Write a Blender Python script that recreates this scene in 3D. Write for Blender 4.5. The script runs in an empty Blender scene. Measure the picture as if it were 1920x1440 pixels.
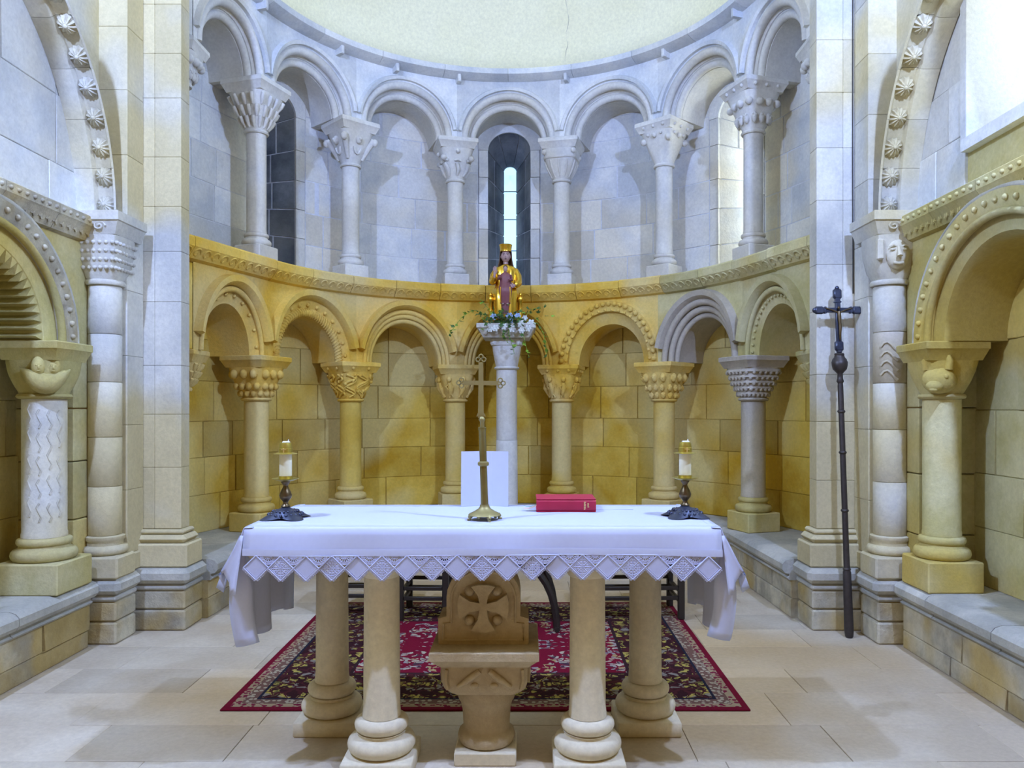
import bpy, bmesh, math, random
from math import sin, cos, pi, sqrt, radians as rad
random.seed(7)
SC = bpy.context.scene
COL = SC.collection
# ---------------------------------------------------------------- camera
H = 1.5                      # eye height
CX = 0.18                    # the photographer stands a little right of the apse axis
cam_d = bpy.data.cameras.new('camera'); cam = bpy.data.objects.new('camera', cam_d); COL.objects.link(cam)
cam.location = (CX, 0, H); cam.rotation_euler = (pi/2, 0, 0)
cam_d.sensor_width = 36; cam_d.lens = 36*1480/1920
cam_d.shift_x = -25/1920; cam_d.shift_y = 43/1920
cam_d.clip_start = 0.05
SC.camera = cam
# ---------------------------------------------------------------- world and lamps
W = bpy.data.worlds.new('nave_ambient'); SC.world = W; W.use_nodes = True
bg = W.node_tree.nodes['Background']; bg.inputs[0].default_value = (1.0, .57, .11, 1); bg.inputs[1].default_value = 0.23
def lamp(name, loc, power, col, size):
    l = bpy.data.lights.new(name, 'POINT'); l.energy = power; l.color = col; l.shadow_soft_size = size
    o = bpy.data.objects.new(name, l); o.location = loc; COL.objects.link(o); return o
lamp('spot_lamp_light', (-2.2, 2.0, 4.75), 560, (.37, .51, 1.0), .06)
lamp('spot_lamp_light', (2.2, 2.0, 4.75), 560, (.37, .51, 1.0), .06)
SC.view_settings.view_transform = 'Standard'; SC.view_settings.look = 'None'
SC.view_settings.gamma = 1; SC.view_settings.use_curve_mapping = False
SC.view_settings.exposure = 0.44
# ---------------------------------------------------------------- mesh helper
class MB:
    def __init__(s): s.v = []; s.f = []
    def add(s, vs, fs):
        o = len(s.v); s.v += [tuple(p) for p in vs]; s.f += [tuple(i+o for i in f) for f in fs]; return s
    def box(s, x0, x1, y0, y1, z0, z1):
        vs = [(x, y, z) for z in (z0, z1) for y in (y0, y1) for x in (x0, x1)]
        return s.add(vs, [(0,2,3,1), (4,5,7,6), (0,1,5,4), (2,6,7,3), (0,4,6,2), (1,3,7,5)])
    def cbox(s, x0, x1, y0, y1, z0, z1, c=.008, fn=None):
        X, Y, Z = (x0, x1), (y0, y1), (z0, z1); sg = (1, -1); vs = []; ix = {}
        for i in (0, 1):
            for j in (0, 1):
                for k in (0, 1):
                    for a in range(3):
                        p = [X[i], Y[j], Z[k]]
                        for b, t in enumerate((i, j, k)):
                            if b != a: p[b] += c*sg[t]
                        ix[i, j, k, a] = len(vs); vs.append(fn(p) if fn else p)
        fs = []
        for t in (0, 1):
            fs.append([ix[t, a, b, 0] for a, b in ((0,0), (1,0), (1,1), (0,1))])
            fs.append([ix[a, t, b, 1] for a, b in ((0,0), (1,0), (1,1), (0,1))])
            fs.append([ix[a, b, t, 2] for a, b in ((0,0), (1,0), (1,1), (0,1))])
        for a in (0, 1):
            for b in (0, 1):
                fs.append([ix[0,a,b,1], ix[1,a,b,1], ix[1,a,b,2], ix[0,a,b,2]])
                fs.append([ix[a,0,b,0], ix[a,1,b,0], ix[a,1,b,2], ix[a,0,b,2]])
                fs.append([ix[a,b,0,0], ix[a,b,1,0], ix[a,b,1,1], ix[a,b,0,1]])
        for i in (0, 1):
            for j in (0, 1):
                for k in (0, 1): fs.append([ix[i,j,k,0], ix[i,j,k,1], ix[i,j,k,2]])
        return s.add(vs, fs)
    def rings(s, rs, close=True, caps=True):
        n = len(rs[0]); vs = [p for r in rs for p in r]; fs = []
        for a in range(len(rs)-1):
            for i in range(n if close else n-1):
                j = (i+1) % n; fs.append((a*n+i, a*n+j, (a+1)*n+j, (a+1)*n+i))
        if caps and close:
            fs.append(tuple(range(n-1, -1, -1))); fs.append(tuple((len(rs)-1)*n+i for i in range(n)))
        return s.add(vs, fs)
    def lathe(s, prof, c=(0,0,0), n=28, caps=True):
        return s.rings([[(c[0]+r*cos(2*pi*i/n), c[1]+r*sin(2*pi*i/n), c[2]+z) for i in range(n)] for r, z in prof], True, caps)
    def ell(s, c, r, n=10, m=7, fr=None):
        if not hasattr(r, '__len__'): r = (r, r, r)
        rs = []
        for j in range(m+1):
            a = -pi/2+pi*j/m; cr = max(cos(a), .02)
            ring = []
            for i in range(n):
                b = 2*pi*i/n; p = (r[0]*cr*cos(b), r[1]*cr*sin(b), r[2]*sin(a))
                if fr: p = [sum(fr[k][q]*p[k] for k in range(3)) for q in range(3)]
                ring.append((c[0]+p[0], c[1]+p[1], c[2]+p[2]))
            rs.append(ring)
        return s.rings(rs)
    def tube(s, path, r, n=8, caps=True):
        rs = []; N = len(path); up0 = None
        for i, p in enumerate(path):
            a = path[max(i-1, 0)]; b = path[min(i+1, N-1)]
            t = [b[k]-a[k] for k in range(3)]; L = sqrt(sum(q*q for q in t)) or 1; t = [q/L for q in t]
            u = up0 or ((0,0,1) if abs(t[2]) < .9 else (1,0,0))
            d = sum(u[k]*t[k] for k in range(3)); u = [u[k]-d*t[k] for k in range(3)]; L = sqrt(sum(q*q for q in u)) or 1; u = [q/L for q in u]; up0 = u
            w = (t[1]*u[2]-t[2]*u[1], t[2]*u[0]-t[0]*u[2], t[0]*u[1]-t[1]*u[0])
            rr = r[i] if hasattr(r, '__len__') else r
            rs.append([tuple(p[k]+rr*(cos(2*pi*j/n)*u[k]+sin(2*pi*j/n)*w[k]) for k in range(3)) for j in range(n)])
        return s.rings(rs, True, caps)
    def prism(s, poly, d0, d1, fn):
        n = len(poly); return s.rings([[fn(a, d0, b) for a, b in poly], [fn(a, d1, b) for a, b in poly]])
    def sheet(s, g): return s.rings(g, False, False)
    def build(s, name, mat, parent=None, ang=40, loc=None, rz=0):
        me = bpy.data.meshes.new(name); me.from_pydata(s.v, [], s.f)
        bm = bmesh.new(); bm.from_mesh(me); bmesh.ops.recalc_face_normals(bm, faces=bm.faces); bm.to_mesh(me); bm.free()
        me.materials.append(mat)
        if ang:
            me.polygons.foreach_set('use_smooth', [True]*len(me.polygons)); me.set_sharp_from_angle(angle=rad(ang))
        return link(name, me, parent, loc, rz)
def link(name, me, parent=None, loc=None, rz=0):
    o = bpy.data.objects.new(name, me); COL.objects.link(o)
    if loc: o.location = loc
    o.rotation_euler[2] = rz; o.parent = parent
    return o
def empty(name, loc=(0,0,0), rz=0):
    o = bpy.data.objects.new(name, None); o.empty_display_size = .05; COL.objects.link(o)
    o.location = loc; o.rotation_euler[2] = rz; return o
def tag(o, label=None, cat=None, group=None, kind=None):
    for k, v in (('label', label), ('category', cat), ('group', group), ('kind', kind)):
        if v: o[k] = v
    return o
# ---------------------------------------------------------------- materials
def mat_new(name):
    m = bpy.data.materials.new(name); m.use_nodes = True; nt = m.node_tree; b = nt.nodes['Principled BSDF']; return m, nt, b
def N(nt, t, **kw):
    n = nt.nodes.new(t)
    for k, v in kw.items():
        if k.startswith('i_'):
            kk = k[2:]; n.inputs[int(kk) if kk.isdigit() else kk].default_value = v
        else: setattr(n, k, v)
    return n
def mixc(nt, f, a, b, mode='MIX'):
    m = N(nt, 'ShaderNodeMix', data_type='RGBA', blend_type=mode)
    for i, x in ((0, f), (6, a), (7, b)):
        if hasattr(x, 'is_linked'): nt.links.new(x, m.inputs[i])
        elif i == 0: m.inputs[0].default_value = x
        else: m.inputs[i].default_value = (*x, 1)
    return m.outputs[2]
def ramp(nt, src, lo, hi):
    r = N(nt, 'ShaderNodeMapRange'); r.inputs[1].default_value = lo; r.inputs[2].default_value = hi; nt.links.new(src, r.inputs[0]); return r.outputs[0]
def stone(name, c1, c2, c3, sc=2.2, rnd=.12, bump=.25, rough=.85, stain=.45, fine=38):
    m, nt, b = mat_new(name); L = nt.links.new
    g = N(nt, 'ShaderNodeNewGeometry'); oi = N(nt, 'ShaderNodeObjectInfo')
    n1 = N(nt, 'ShaderNodeTexNoise', i_Scale=sc, i_Detail=5.0, i_Roughness=.6); L(g.outputs['Position'], n1.inputs['Vector'])
    n2 = N(nt, 'ShaderNodeTexNoise', i_Scale=sc*.55, i_Detail=3.0); n2.noise_dimensions = '4D'; L(g.outputs['Position'], n2.inputs['Vector']); n2.inputs['W'].default_value = 3.7
    n3 = N(nt, 'ShaderNodeTexNoise', i_Scale=fine, i_Detail=4.0, i_Roughness=.7); L(g.outputs['Position'], n3.inputs['Vector'])
    c = mixc(nt, ramp(nt, n1.outputs[0], .40, .60), c1, c2)
    f = N(nt, 'ShaderNodeMath', operation='MULTIPLY', i_1=stain); L(ramp(nt, n2.outputs[0], .47, .60), f.inputs[0])
    c = mixc(nt, f.outputs[0], c, c3)
    hs = N(nt, 'ShaderNodeHueSaturation'); L(c, hs.inputs['Color'])
    mr = N(nt, 'ShaderNodeMapRange'); mr.inputs[3].default_value = 1-rnd; mr.inputs[4].default_value = 1+rnd; L(oi.outputs['Random'], mr.inputs[0])
    fm = N(nt, 'ShaderNodeMapRange'); fm.inputs[1].default_value = .3; fm.inputs[2].default_value = .7; fm.inputs[3].default_value = .9; fm.inputs[4].default_value = 1.08; L(n3.outputs[0], fm.inputs[0])
    mu = N(nt, 'ShaderNodeMath', operation='MULTIPLY'); L(mr.outputs[0], mu.inputs[0]); L(fm.outputs[0], mu.inputs[1]); L(mu.outputs[0], hs.inputs['Value'])
    L(hs.outputs[0], b.inputs['Base Color']); b.inputs['Roughness'].default_value = rough
    b.inputs['Specular IOR Level'].default_value = .25
    ad = N(nt, 'ShaderNodeMath', operation='ADD'); L(n3.outputs[0], ad.inputs[0]); L(n1.outputs[0], ad.inputs[1])
    bp = N(nt, 'ShaderNodeBump', i_Strength=bump, i_Distance=.012); L(ad.outputs[0], bp.inputs['Height']); L(bp.outputs[0], b.inputs['Normal'])
    return m
def plain(name, col, rough=.5, metal=0, spec=.5, noise=0, emit=None, sc=30):
    m, nt, b = mat_new(name); b.inputs['Base Color'].default_value = (*col, 1); b.inputs['Roughness'].default_value = rough
    b.inputs['Metallic'].default_value = metal; b.inputs['Specular IOR Level'].default_value = spec
    tc = N(nt, 'ShaderNodeTexCoord'); n = N(nt, 'ShaderNodeTexNoise', i_Scale=sc, i_Detail=3.0); nt.links.new(tc.outputs['Object'], n.inputs['Vector'])
    k = noise or .06
    c = mixc(nt, n.outputs[0], tuple(min(1, q*(1+k)) for q in col), tuple(q*(1-k) for q in col)); nt.links.new(c, b.inputs['Base Color'])
    if emit: b.inputs['Emission Color'].default_value = (*emit[0], 1); b.inputs['Emission Strength'].default_value = emit[1]
    return m
M = {}
M['pale'] = stone('pale_grey_limestone', (.56,.59,.61), (.75,.75,.71), (.68,.59,.38), 1.7, .13, .3, stain=.5)
M['pale_mortar'] = stone('lime_mortar', (.58,.61,.66), (.68,.70,.74), (.6,.6,.58), 6, 0)
M['palecol'] = stone('pale_column_limestone', (.56,.56,.54), (.69,.68,.63), (.60,.53,.37), 2.5, .05, .15)
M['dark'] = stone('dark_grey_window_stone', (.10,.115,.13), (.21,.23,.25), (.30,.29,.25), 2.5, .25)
M['ochre'] = stone('ochre_limestone', (.52,.31,.02), (.68,.48,.08), (.70,.60,.26), 1.5, .14, .25, stain=.75)
M['ochre_deep'] = stone('deep_ochre_limestone', (.70,.43,.05), (.78,.55,.12), (.68,.57,.28), 2.0, .07, .3, stain=.7)
M['ochre_mortar'] = stone('ochre_mortar', (.50,.30,.03), (.58,.42,.08), (.58,.48,.18), 6, 0)
M['ochrecol'] = stone('ochre_column_limestone', (.58,.39,.06), (.68,.50,.11), (.70,.60,.32), 1.9, .06, .12, stain=.6)
M['grey'] = stone('grey_arch_limestone', (.42,.38,.31), (.50,.45,.36), (.48,.40,.22), 2.5, .05)
M['side'] = stone('yellow_grey_limestone', (.48,.43,.18), (.62,.57,.32), (.54,.37,.05), 1.6, .14, .35, stain=.75)
M['side_mortar'] = stone('side_mortar', (.54,.47,.20), (.62,.56,.30), (.5,.46,.22), 5, 0)
M['pier'] = stone('white_grey_pier_limestone', (.50,.50,.46), (.67,.65,.56), (.58,.46,.16), 1.7, .09, .25, stain=.62)
M['rough'] = stone('weathered_bench_stone', (.34,.31,.23), (.58,.53,.38), (.46,.31,.06), 3.2, .16, .8, stain=.7, fine=18)
M['benchtop'] = stone('worn_bench_top_stone', (.42,.42,.37), (.60,.58,.49), (.36,.35,.29), 2.6, .06, .5, stain=.6)
M['floor'] = stone('floor_paving_limestone', (.50,.42,.30), (.64,.57,.44), (.44,.29,.11), 1.0, .12, .12, .55, stain=.65)
M['floor_mortar'] = stone('floor_mortar', (.36,.29,.18), (.42,.35,.24), (.36,.3,.2), 6, 0)
M['altar'] = stone('altar_limestone', (.66,.58,.40), (.73,.66,.48), (.62,.50,.28), 2.5, .04, .08)
M['stele'] = stone('brown_carved_stone', (.42,.32,.18), (.50,.40,.24), (.38,.28,.15), 4, .04, .4)
M['plaster'] = stone('cream_dome_plaster', (.86,.82,.55), (.90,.86,.60), (.86,.80,.52), .8, 0, .04, .9, stain=.3)
M['linen'] = plain('white_linen', (.54,.57,.73), .9, 0, .2, .04, sc=60)
M['lace'] = plain('white_lace_thread', (.52,.55,.76), .9, 0, .2, .08, sc=90)
M['brass'] = plain('brass', (.50,.40,.08), .40, .8, .5, .1)
M['paleb'] = plain('pale_tarnished_brass', (.34,.29,.12), .5, .6, .5, .12)
M['olivebrass'] = plain('olive_brass', (.26,.21,.07), .38, .75, .5, .2)
M['bronze'] = plain('dark_bronze', (.14,.10,.05), .35, .8, .5, .3)
M['pewter'] = plain('dark_blue_pewter', (.07,.08,.12), .38, .7, .5, .4)
M['iron'] = plain('dark_pole_metal', (.06,.05,.045), .45, .5, .5, .3)
M['wax'] = plain('cream_candle_wax', (.80,.77,.55), .6, 0, .3, .05)
M['waxtop'] = plain('white_wick_stub', (.85,.85,.82), .8)
M['red'] = plain('red_book_cover', (.42,.015,.05), .5, 0, .4, .08)
M['page'] = plain('book_pages', (.75,.70,.58), .8)
M['goldfoil'] = plain('gold_foil', (.85,.66,.28), .4, .6)
M['orange'] = plain('orange_ribbon', (.75,.34,.03), .6)
M['teal'] = plain('green_ribbon', (.05,.30,.22), .6)
M['paper'] = plain('white_card', (.54,.57,.69), .7, 0, .3, .03)
M['wood'] = plain('dark_stained_wood', (.022,.016,.012), .45, 0, .5, .3)
M['gold'] = plain('gilded_wood', (.83,.52,.06), .27, .9, .5, .12)
M['golddark'] = plain('dark_gilding', (.30,.17,.03), .4, .7, .5, .2)
M['skin'] = plain('painted_flesh', (.44,.29,.27), .5)
M['maroon'] = plain('maroon_painted_robe', (.20,.06,.065), .45, 0, .5, .15)
M['hair'] = plain('brown_painted_hair', (.12,.06,.025), .5)
M['feat'] = plain('painted_features', (.06,.02,.02), .5)
M['leaf'] = plain('ivy_leaf', (.05,.13,.025), .5, 0, .5, .5, sc=12)
M['leaf2'] = plain('light_ivy_leaf', (.20,.36,.03), .5, 0, .5, .4, sc=12)
M['petal'] = plain('white_petal', (.80,.83,.78), .7, 0, .2, .08)
M['bluepetal'] = plain('pale_blue_petal', (.45,.58,.80), .7, 0, .2, .2)
M['cordm'] = plain('black_cable', (.03,.03,.03), .6)
M['crack'] = plain('hairline_crack', (.30,.28,.22), .9)
M['glass'] = plain('daylit_frosted_glass', (.6,.75,.9), .3, 0, .5, .03, emit=((.45,.78,1.0), .85))
M['glass_r'] = plain('bright_daylit_glass', (.8,.9,1), .3, 0, .5, .03, emit=((.80,.90,1.0), 14))
M['glass_l'] = plain('shaded_window_glass', (.10,.14,.18), .2, 0, .5, .1)
M['glass4'] = plain('warm_daylit_glass', (.5,.42,.3), .3, 0, .5, .1, emit=((.70,.85,1.0), 3.0))
M['lead'] = plain('window_bar', (.05,.06,.08), .5, .6)
# ---------------------------------------------------------------- the plan of the place
R = 2.30; DC = 6.20                                  # column ring of the apse
STEP = rad(28.6)*R; T0 = rad(73); SL = T0*R          # beyond 73 degrees the ring runs on straight along its tangent
SE = 2.5*STEP+.93; SW = SE+.62                       # end of the arcade, end of the wall
def ring_path(rr, t0, dx, dy):
    def f(s, d, z):
        a = abs(s); g = 1 if s >= 0 else -1; L = rr*t0
        if a <= L: t = a/rr; return (g*(rr+d)*sin(t), DC+(rr+d)*cos(t), z)
        return (g*(rr*sin(t0)+dx*(a-L)-dy*d), DC+rr*cos(t0)+dy*(a-L)+dx*d, z)
    return f
apse = ring_path(R, T0, cos(T0), -sin(T0))
bench_path = ring_path(R, rad(69), .03, -.9995)
XW = 2.6
def side(sg): return lambda s, d, z: (sg*(XW+d), s, z)
CS = [-2.5*STEP, -1.5*STEP, -.5*STEP, .5*STEP, 1.5*STEP, 2.5*STEP]      # six columns
BAYS = list(zip([-SE]+CS, CS+[SE]))
ZB = .42                                                                  # bench top
def block(mp, s0, s1, z0, z1, d0, d1, ch=.007, seg=1):
    m = MB(); S = [s0+(s1-s0)*i/seg for i in range(seg+1)]
    def ring(i):
        s = S[i]; a = ch if i == 0 else (-ch if i == seg else 0)
        return s, a
    rows = []
    for i in range(seg+1):
        s, a = ring(i)
        rows.append([mp(s, d1, z0), mp(s, d0+ch, z0), mp(s+a, d0, z0+ch), mp(s+a, d0, z1-ch), mp(s, d0+ch, z1), mp(s, d1, z1)])
    return m.rings(rows)
def ashlar(parent, mp, mat, s0, s1, zs, d0, d1, length, holes=(), gap=.0025, seg=1, name='stone_block', jit=.004, ch=.004):
    for r in range(len(zs)-1):
        z0, z1 = zs[r]+gap/2, zs[r+1]-gap/2
        cuts = [(a, b) for a, b, c, d in holes if c < z1-.01 and d > z0+.01]
        spans = []; cur = s0
        for a, b in sorted(cuts):
            if a > cur: spans.append((cur, a))
            cur = max(cur, b)
        if cur < s1: spans.append((cur, s1))
        for a, b in spans:
            x = a; first = True
            while x < b-.02:
                l = length*random.uniform(.65, 1.35)*(random.uniform(.4, 1) if first else 1); first = False
                e = x+l
                if b-e < length*.45: e = b
                dj = random.uniform(-jit, jit)
                block(mp, x+gap/2, e-gap/2, z0, z1, d0+dj, d1, ch, seg).build(name, mat, parent, 30)
                x = e
def courses(z0, z1, h):
    n = max(1, round((z1-z0)/h)); t = [1+random.uniform(-.18, .18) for _ in range(n)]; S = sum(t); out = [z0]
    for q in t: out.append(out[-1]+q/S*(z1-z0))
    return out
def arch_sweep(mp, sc, zs, prof, a0=0, a1=pi, n=28, zk=1.0, k=1.0, closed=True):
    """profile of (rho, d) swept round an arch"""
    rows = []
    for i in range(n+1):
        a = a0+(a1-a0)*i/n
        rows.append([mp(sc-rho*k*cos(a), d, zs+rho*k*zk*sin(a)) for rho, d in prof])
    return MB().rings(rows, closed, closed)
def roll(rho, d, r, n=10):
    return [(rho+r*cos(2*pi*i/n), d+r*sin(2*pi*i/n)) for i in range(n)]
def spandrel(mp, s0, s1, sc, r, zs, zt, d0, d1, zk=1.0, n=26):
    S = [s0]+[sc-r*cos(pi*i/n) for i in range(n+1)]+[s1]
    def bot(s):
        q = r*r-(s-sc)**2; return zs+(zk*sqrt(q) if q > 1e-9 else 0)
    B = [zs]+[bot(s) for s in S[1:-1]]+[zs]
    m = MB()
    m.sheet([[mp(s, d0, zt) for s in S], [mp(s, d0, b) for s, b in zip(S, B)], [mp(s, d1, b) for s, b in zip(S, B)]])
    m.sheet([[mp(s, d0, zt) for s in S], [mp(s, d1, zt) for s in S]])
    return m
def sweep(mp, prof, s0, s1, n, closed=True):
    return MB().rings([[mp(s0+(s1-s0)*i/n, d, z) for d, z in prof] for i in range(n+1)], closed, closed)
def on_arch(mp, sc, zs, rho, d, a, zk=1.0, k=1.0): return mp(sc-rho*k*cos(a), d, zs+rho*k*zk*sin(a))

# ---------------------------------------------------------------- floor
fl = MB().box(-3.0, 3.0, .3, 9.2, -.2, -.012).build('floor', M['floor_mortar']); tag(fl, 'pale worn limestone paving of the apse and choir floor', None, None, 'structure')
Y = .4; row = 0
while Y < 8.9:
    dep = random.choice([.36, .38, .42, .34]); x = -2.75-random.uniform(0, .8)
    while x < 2.7:
        l = random.uniform(.6, 1.15); a, b = max(x, -2.75), min(x+l, 2.75)
        if b-a > .05: MB().cbox(a+.0012, b-.0012, Y+.0012, Y+dep-.0012, -.08, random.uniform(-.001, .001), .002).build('paving_slab', M['floor'], fl, 30)
        x += l
    Y += dep; row += 1

# ---------------------------------------------------------------- apse wall
D1 = .36                       # face of the niche wall behind the columns
WZ0, WZ1, WH = 2.84, 4.66, .30                       # window openings in the upper tier
wt = [0, -2*STEP, 2*STEP]
holes = [(t-WH, t+WH, WZ0, WZ1) for t in wt]
DB = D1+.52
wbm = sweep(apse, [(D1+.012, 0), (D1+.012, WZ0-.2), (DB, WZ0-.2), (DB, 0)], -SW, SW, 40)
wb = wbm.build('wall_back', M['ochre_mortar'])
tag(wb, 'curved apse wall with two tiers of blind arches, ochre below, pale above', None, None, 'structure')
ashlar(wb, apse, M['ochre'], -SW, SW, courses(ZB, WZ0-.2, .31), D1, D1+.05, .52, seg=3)
mm = MB(); edges = [-SW]+[q for t in sorted(wt) for q in (t-WH, t+WH)]+[SW]
def slab_s(a, b, z0, z1): mm.rings([[apse(a+(b-a)*j/8, d, z) for d, z in ((D1+.0035, z0), (D1+.0035, z1), (DB, z1), (DB, z0))] for j in range(9)])
for i in range(0, len(edges), 2): slab_s(edges[i], edges[i+1], WZ0-.2, 5.0)
for t in wt: slab_s(t-WH, t+WH, WZ0-.2, WZ0); slab_s(t-WH, t+WH, WZ1, 5.0)
mm.build('mortar_bed', M['pale_mortar'], wb)
ashlar(wb, apse, M['pale'], -SW, SW, [WZ0-.2, WZ0]+courses(WZ0, WZ1, .30)[1:]+[4.93], D1, D1+.05, .46, holes, .008, 2, jit=.0015, ch=.0025)

def window(n, t, ms, mring, mg, label):
    root = MB(); hw, hi, so, si = .205, .052, 4.375, 4.29; dO, dI = D1+.04, D1+.5
    # mortar sheet of the splay, set just behind its stones
    def out(d, w, sp, n=12): return [(t-w, WZ0 if d < dI-.1 else WZ0+.12)]+[(t-w*cos(pi*i/n), sp+w*sin(pi*i/n)) for i in range(n+1)]+[(t+w, WZ0 if d < dI-.1 else WZ0+.12)]
    A, B = out(D1+.01, hw+.014, so), out(dI, hi+.012, si)
    root.rings([[apse(s, D1+.01, z) for s, z in A], [apse(s, dI, z) for s, z in B]], True, False)
    w = tag(root.build('window_%d' % n, M['pale_mortar']), label, None, None, 'structure')
    spandrel(apse, t-WH, t+WH, t, hw, so, WZ1, D1-.006, D1+.12, n=16).build('arch_ring', mring, w)
    zz = courses(WZ0, so, .28)
    def lerp(s0, s1, f): return s0+(s1-s0)*f
    for sg in (-1, 1):
        for r in range(len(zz)-1):
            a, b = zz[r]+.007, zz[r+1]-.007
            s0, s1 = sorted((t+sg*(hw), t+sg*(WH-.003)))
            block(apse, s0, s1, a-.005, b+.005, D1-.004, D1+.1, .003).build('jamb_stone', mring, w, 30)
            # two splay stones deep
            f = random.uniform(.4, .6)
            for f0, f1 in ((0.0, f-.02), (f+.02, 1.0)):
                q = []
                for ff in (f0, f1):
                    d = lerp(D1+.02, dI, ff); ww = lerp(hw, hi, ff); up = lerp(0, .06, ff) if r else lerp(0, .12, ff)
                    for zq in (a, b):
                        zz_ = zq+(lerp(0, si-so, ff)*(zq-WZ0)/(so-WZ0))+lerp(0, .12, ff)*(1-(zq-WZ0)/(so-WZ0))
                        q.append(((d, zz_), ww))
                vs = [apse(t+sg*ww, d, z) for (d, z), ww in q]+[apse(t+sg*(ww+.02), d, z) for (d, z), ww in q]
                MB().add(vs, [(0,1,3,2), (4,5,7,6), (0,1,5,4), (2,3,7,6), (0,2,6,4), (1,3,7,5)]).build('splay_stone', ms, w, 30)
    # soffit stones of the splay
    for i in range(3):
        a0, a1 = pi*i/3+.02, pi*(i+1)/3-.02
        rows = []
        for j in range(5):
            a = lerp(a0, a1, j/4)
            rows.append([apse(t-hw*cos(a), D1+.02, so+hw*sin(a)), apse(t-hi*cos(a), dI, si+hi*sin(a)), apse(t-(hi+.02)*cos(a), dI, si+(hi+.02)*sin(a)), apse(t-(hw+.02)*cos(a), D1+.02, so+(hw+.02)*sin(a))])
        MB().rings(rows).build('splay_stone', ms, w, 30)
    sl = [apse(t-hw, D1-.004, WZ0-.0), apse(t+hw, D1-.004, WZ0), apse(t+hi, dI, WZ0+.12), apse(t-hi, dI, WZ0+.12)]
    MB().add(sl+[(x, y, z-.03) for x, y, z in sl], [(0,1,2,3), (4,5,6,7), (0,1,5,4), (1,2,6,5), (2,3,7,6), (3,0,4,7)]).build('sill', mring, w)
    pane = [(t-hi-.01, WZ0+.1)]+[(t-(hi+.01)*cos(pi*i/10), si+(hi+.01)*sin(pi*i/10)) for i in range(11)]+[(t+hi+.01, WZ0+.1)]
    p = MB().prism(pane, dI+.002, dI+.014, apse).build('pane', mg, w)
    for zb in (3.35, 3.72, 4.05): MB().tube([apse(t-hi, dI-.006, zb), apse(t+hi, dI-.006, zb)], .005, 6).build('glazing_bar', M['lead'], p)
    return w
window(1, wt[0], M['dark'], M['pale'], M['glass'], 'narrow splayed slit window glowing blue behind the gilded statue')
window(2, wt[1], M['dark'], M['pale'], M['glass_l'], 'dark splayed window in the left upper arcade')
window(3, wt[2], M['pale'], M['pale'], M['glass_r'], 'bright splayed window in the right upper arcade')

# arches of the two tiers
def arch_upper(i, s0, s1):
    sc = (s0+s1)/2; hw = (s1-s0)/2; k = hw/(STEP/2); zk = 1.0 if k > .95 else 1.18; ZS = 4.32
    a = spandrel(apse, s0, s1, sc, .52*k, ZS, 4.97, -.11, .0, zk).build('spandrel', M['pale'], wb)
    arch_sweep(apse, sc, ZS, [(.52, -.10), (.44, -.04), (.44, D1), (.53, D1)], zk=zk, k=k).build('arch_order', M['palecol'], a)
    arch_sweep(apse, sc, ZS, [(.44, -.03), (.36, .01), (.36, D1), (.45, D1)], zk=zk, k=k).build('arch_order', M['palecol'], a)
    arch_sweep(apse, sc, ZS, roll(.487, -.088, .040), zk=zk, k=k).build('arch_roll', M['palecol'], a, 60)
    arch_sweep(apse, sc, ZS, roll(.395, -.012, .036), zk=zk, k=k).build('arch_roll', M['palecol'], a, 60)
    arch_sweep(apse, sc, ZS, [(.535, -.10), (.535, -.145), (.565, -.155), (.585, -.11)], .16, pi-.16, zk=zk, k=k).build('hood_mould', M['pale'], a)
for i, (a, b) in enumerate(BAYS): arch_upper(i, a, b)

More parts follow.
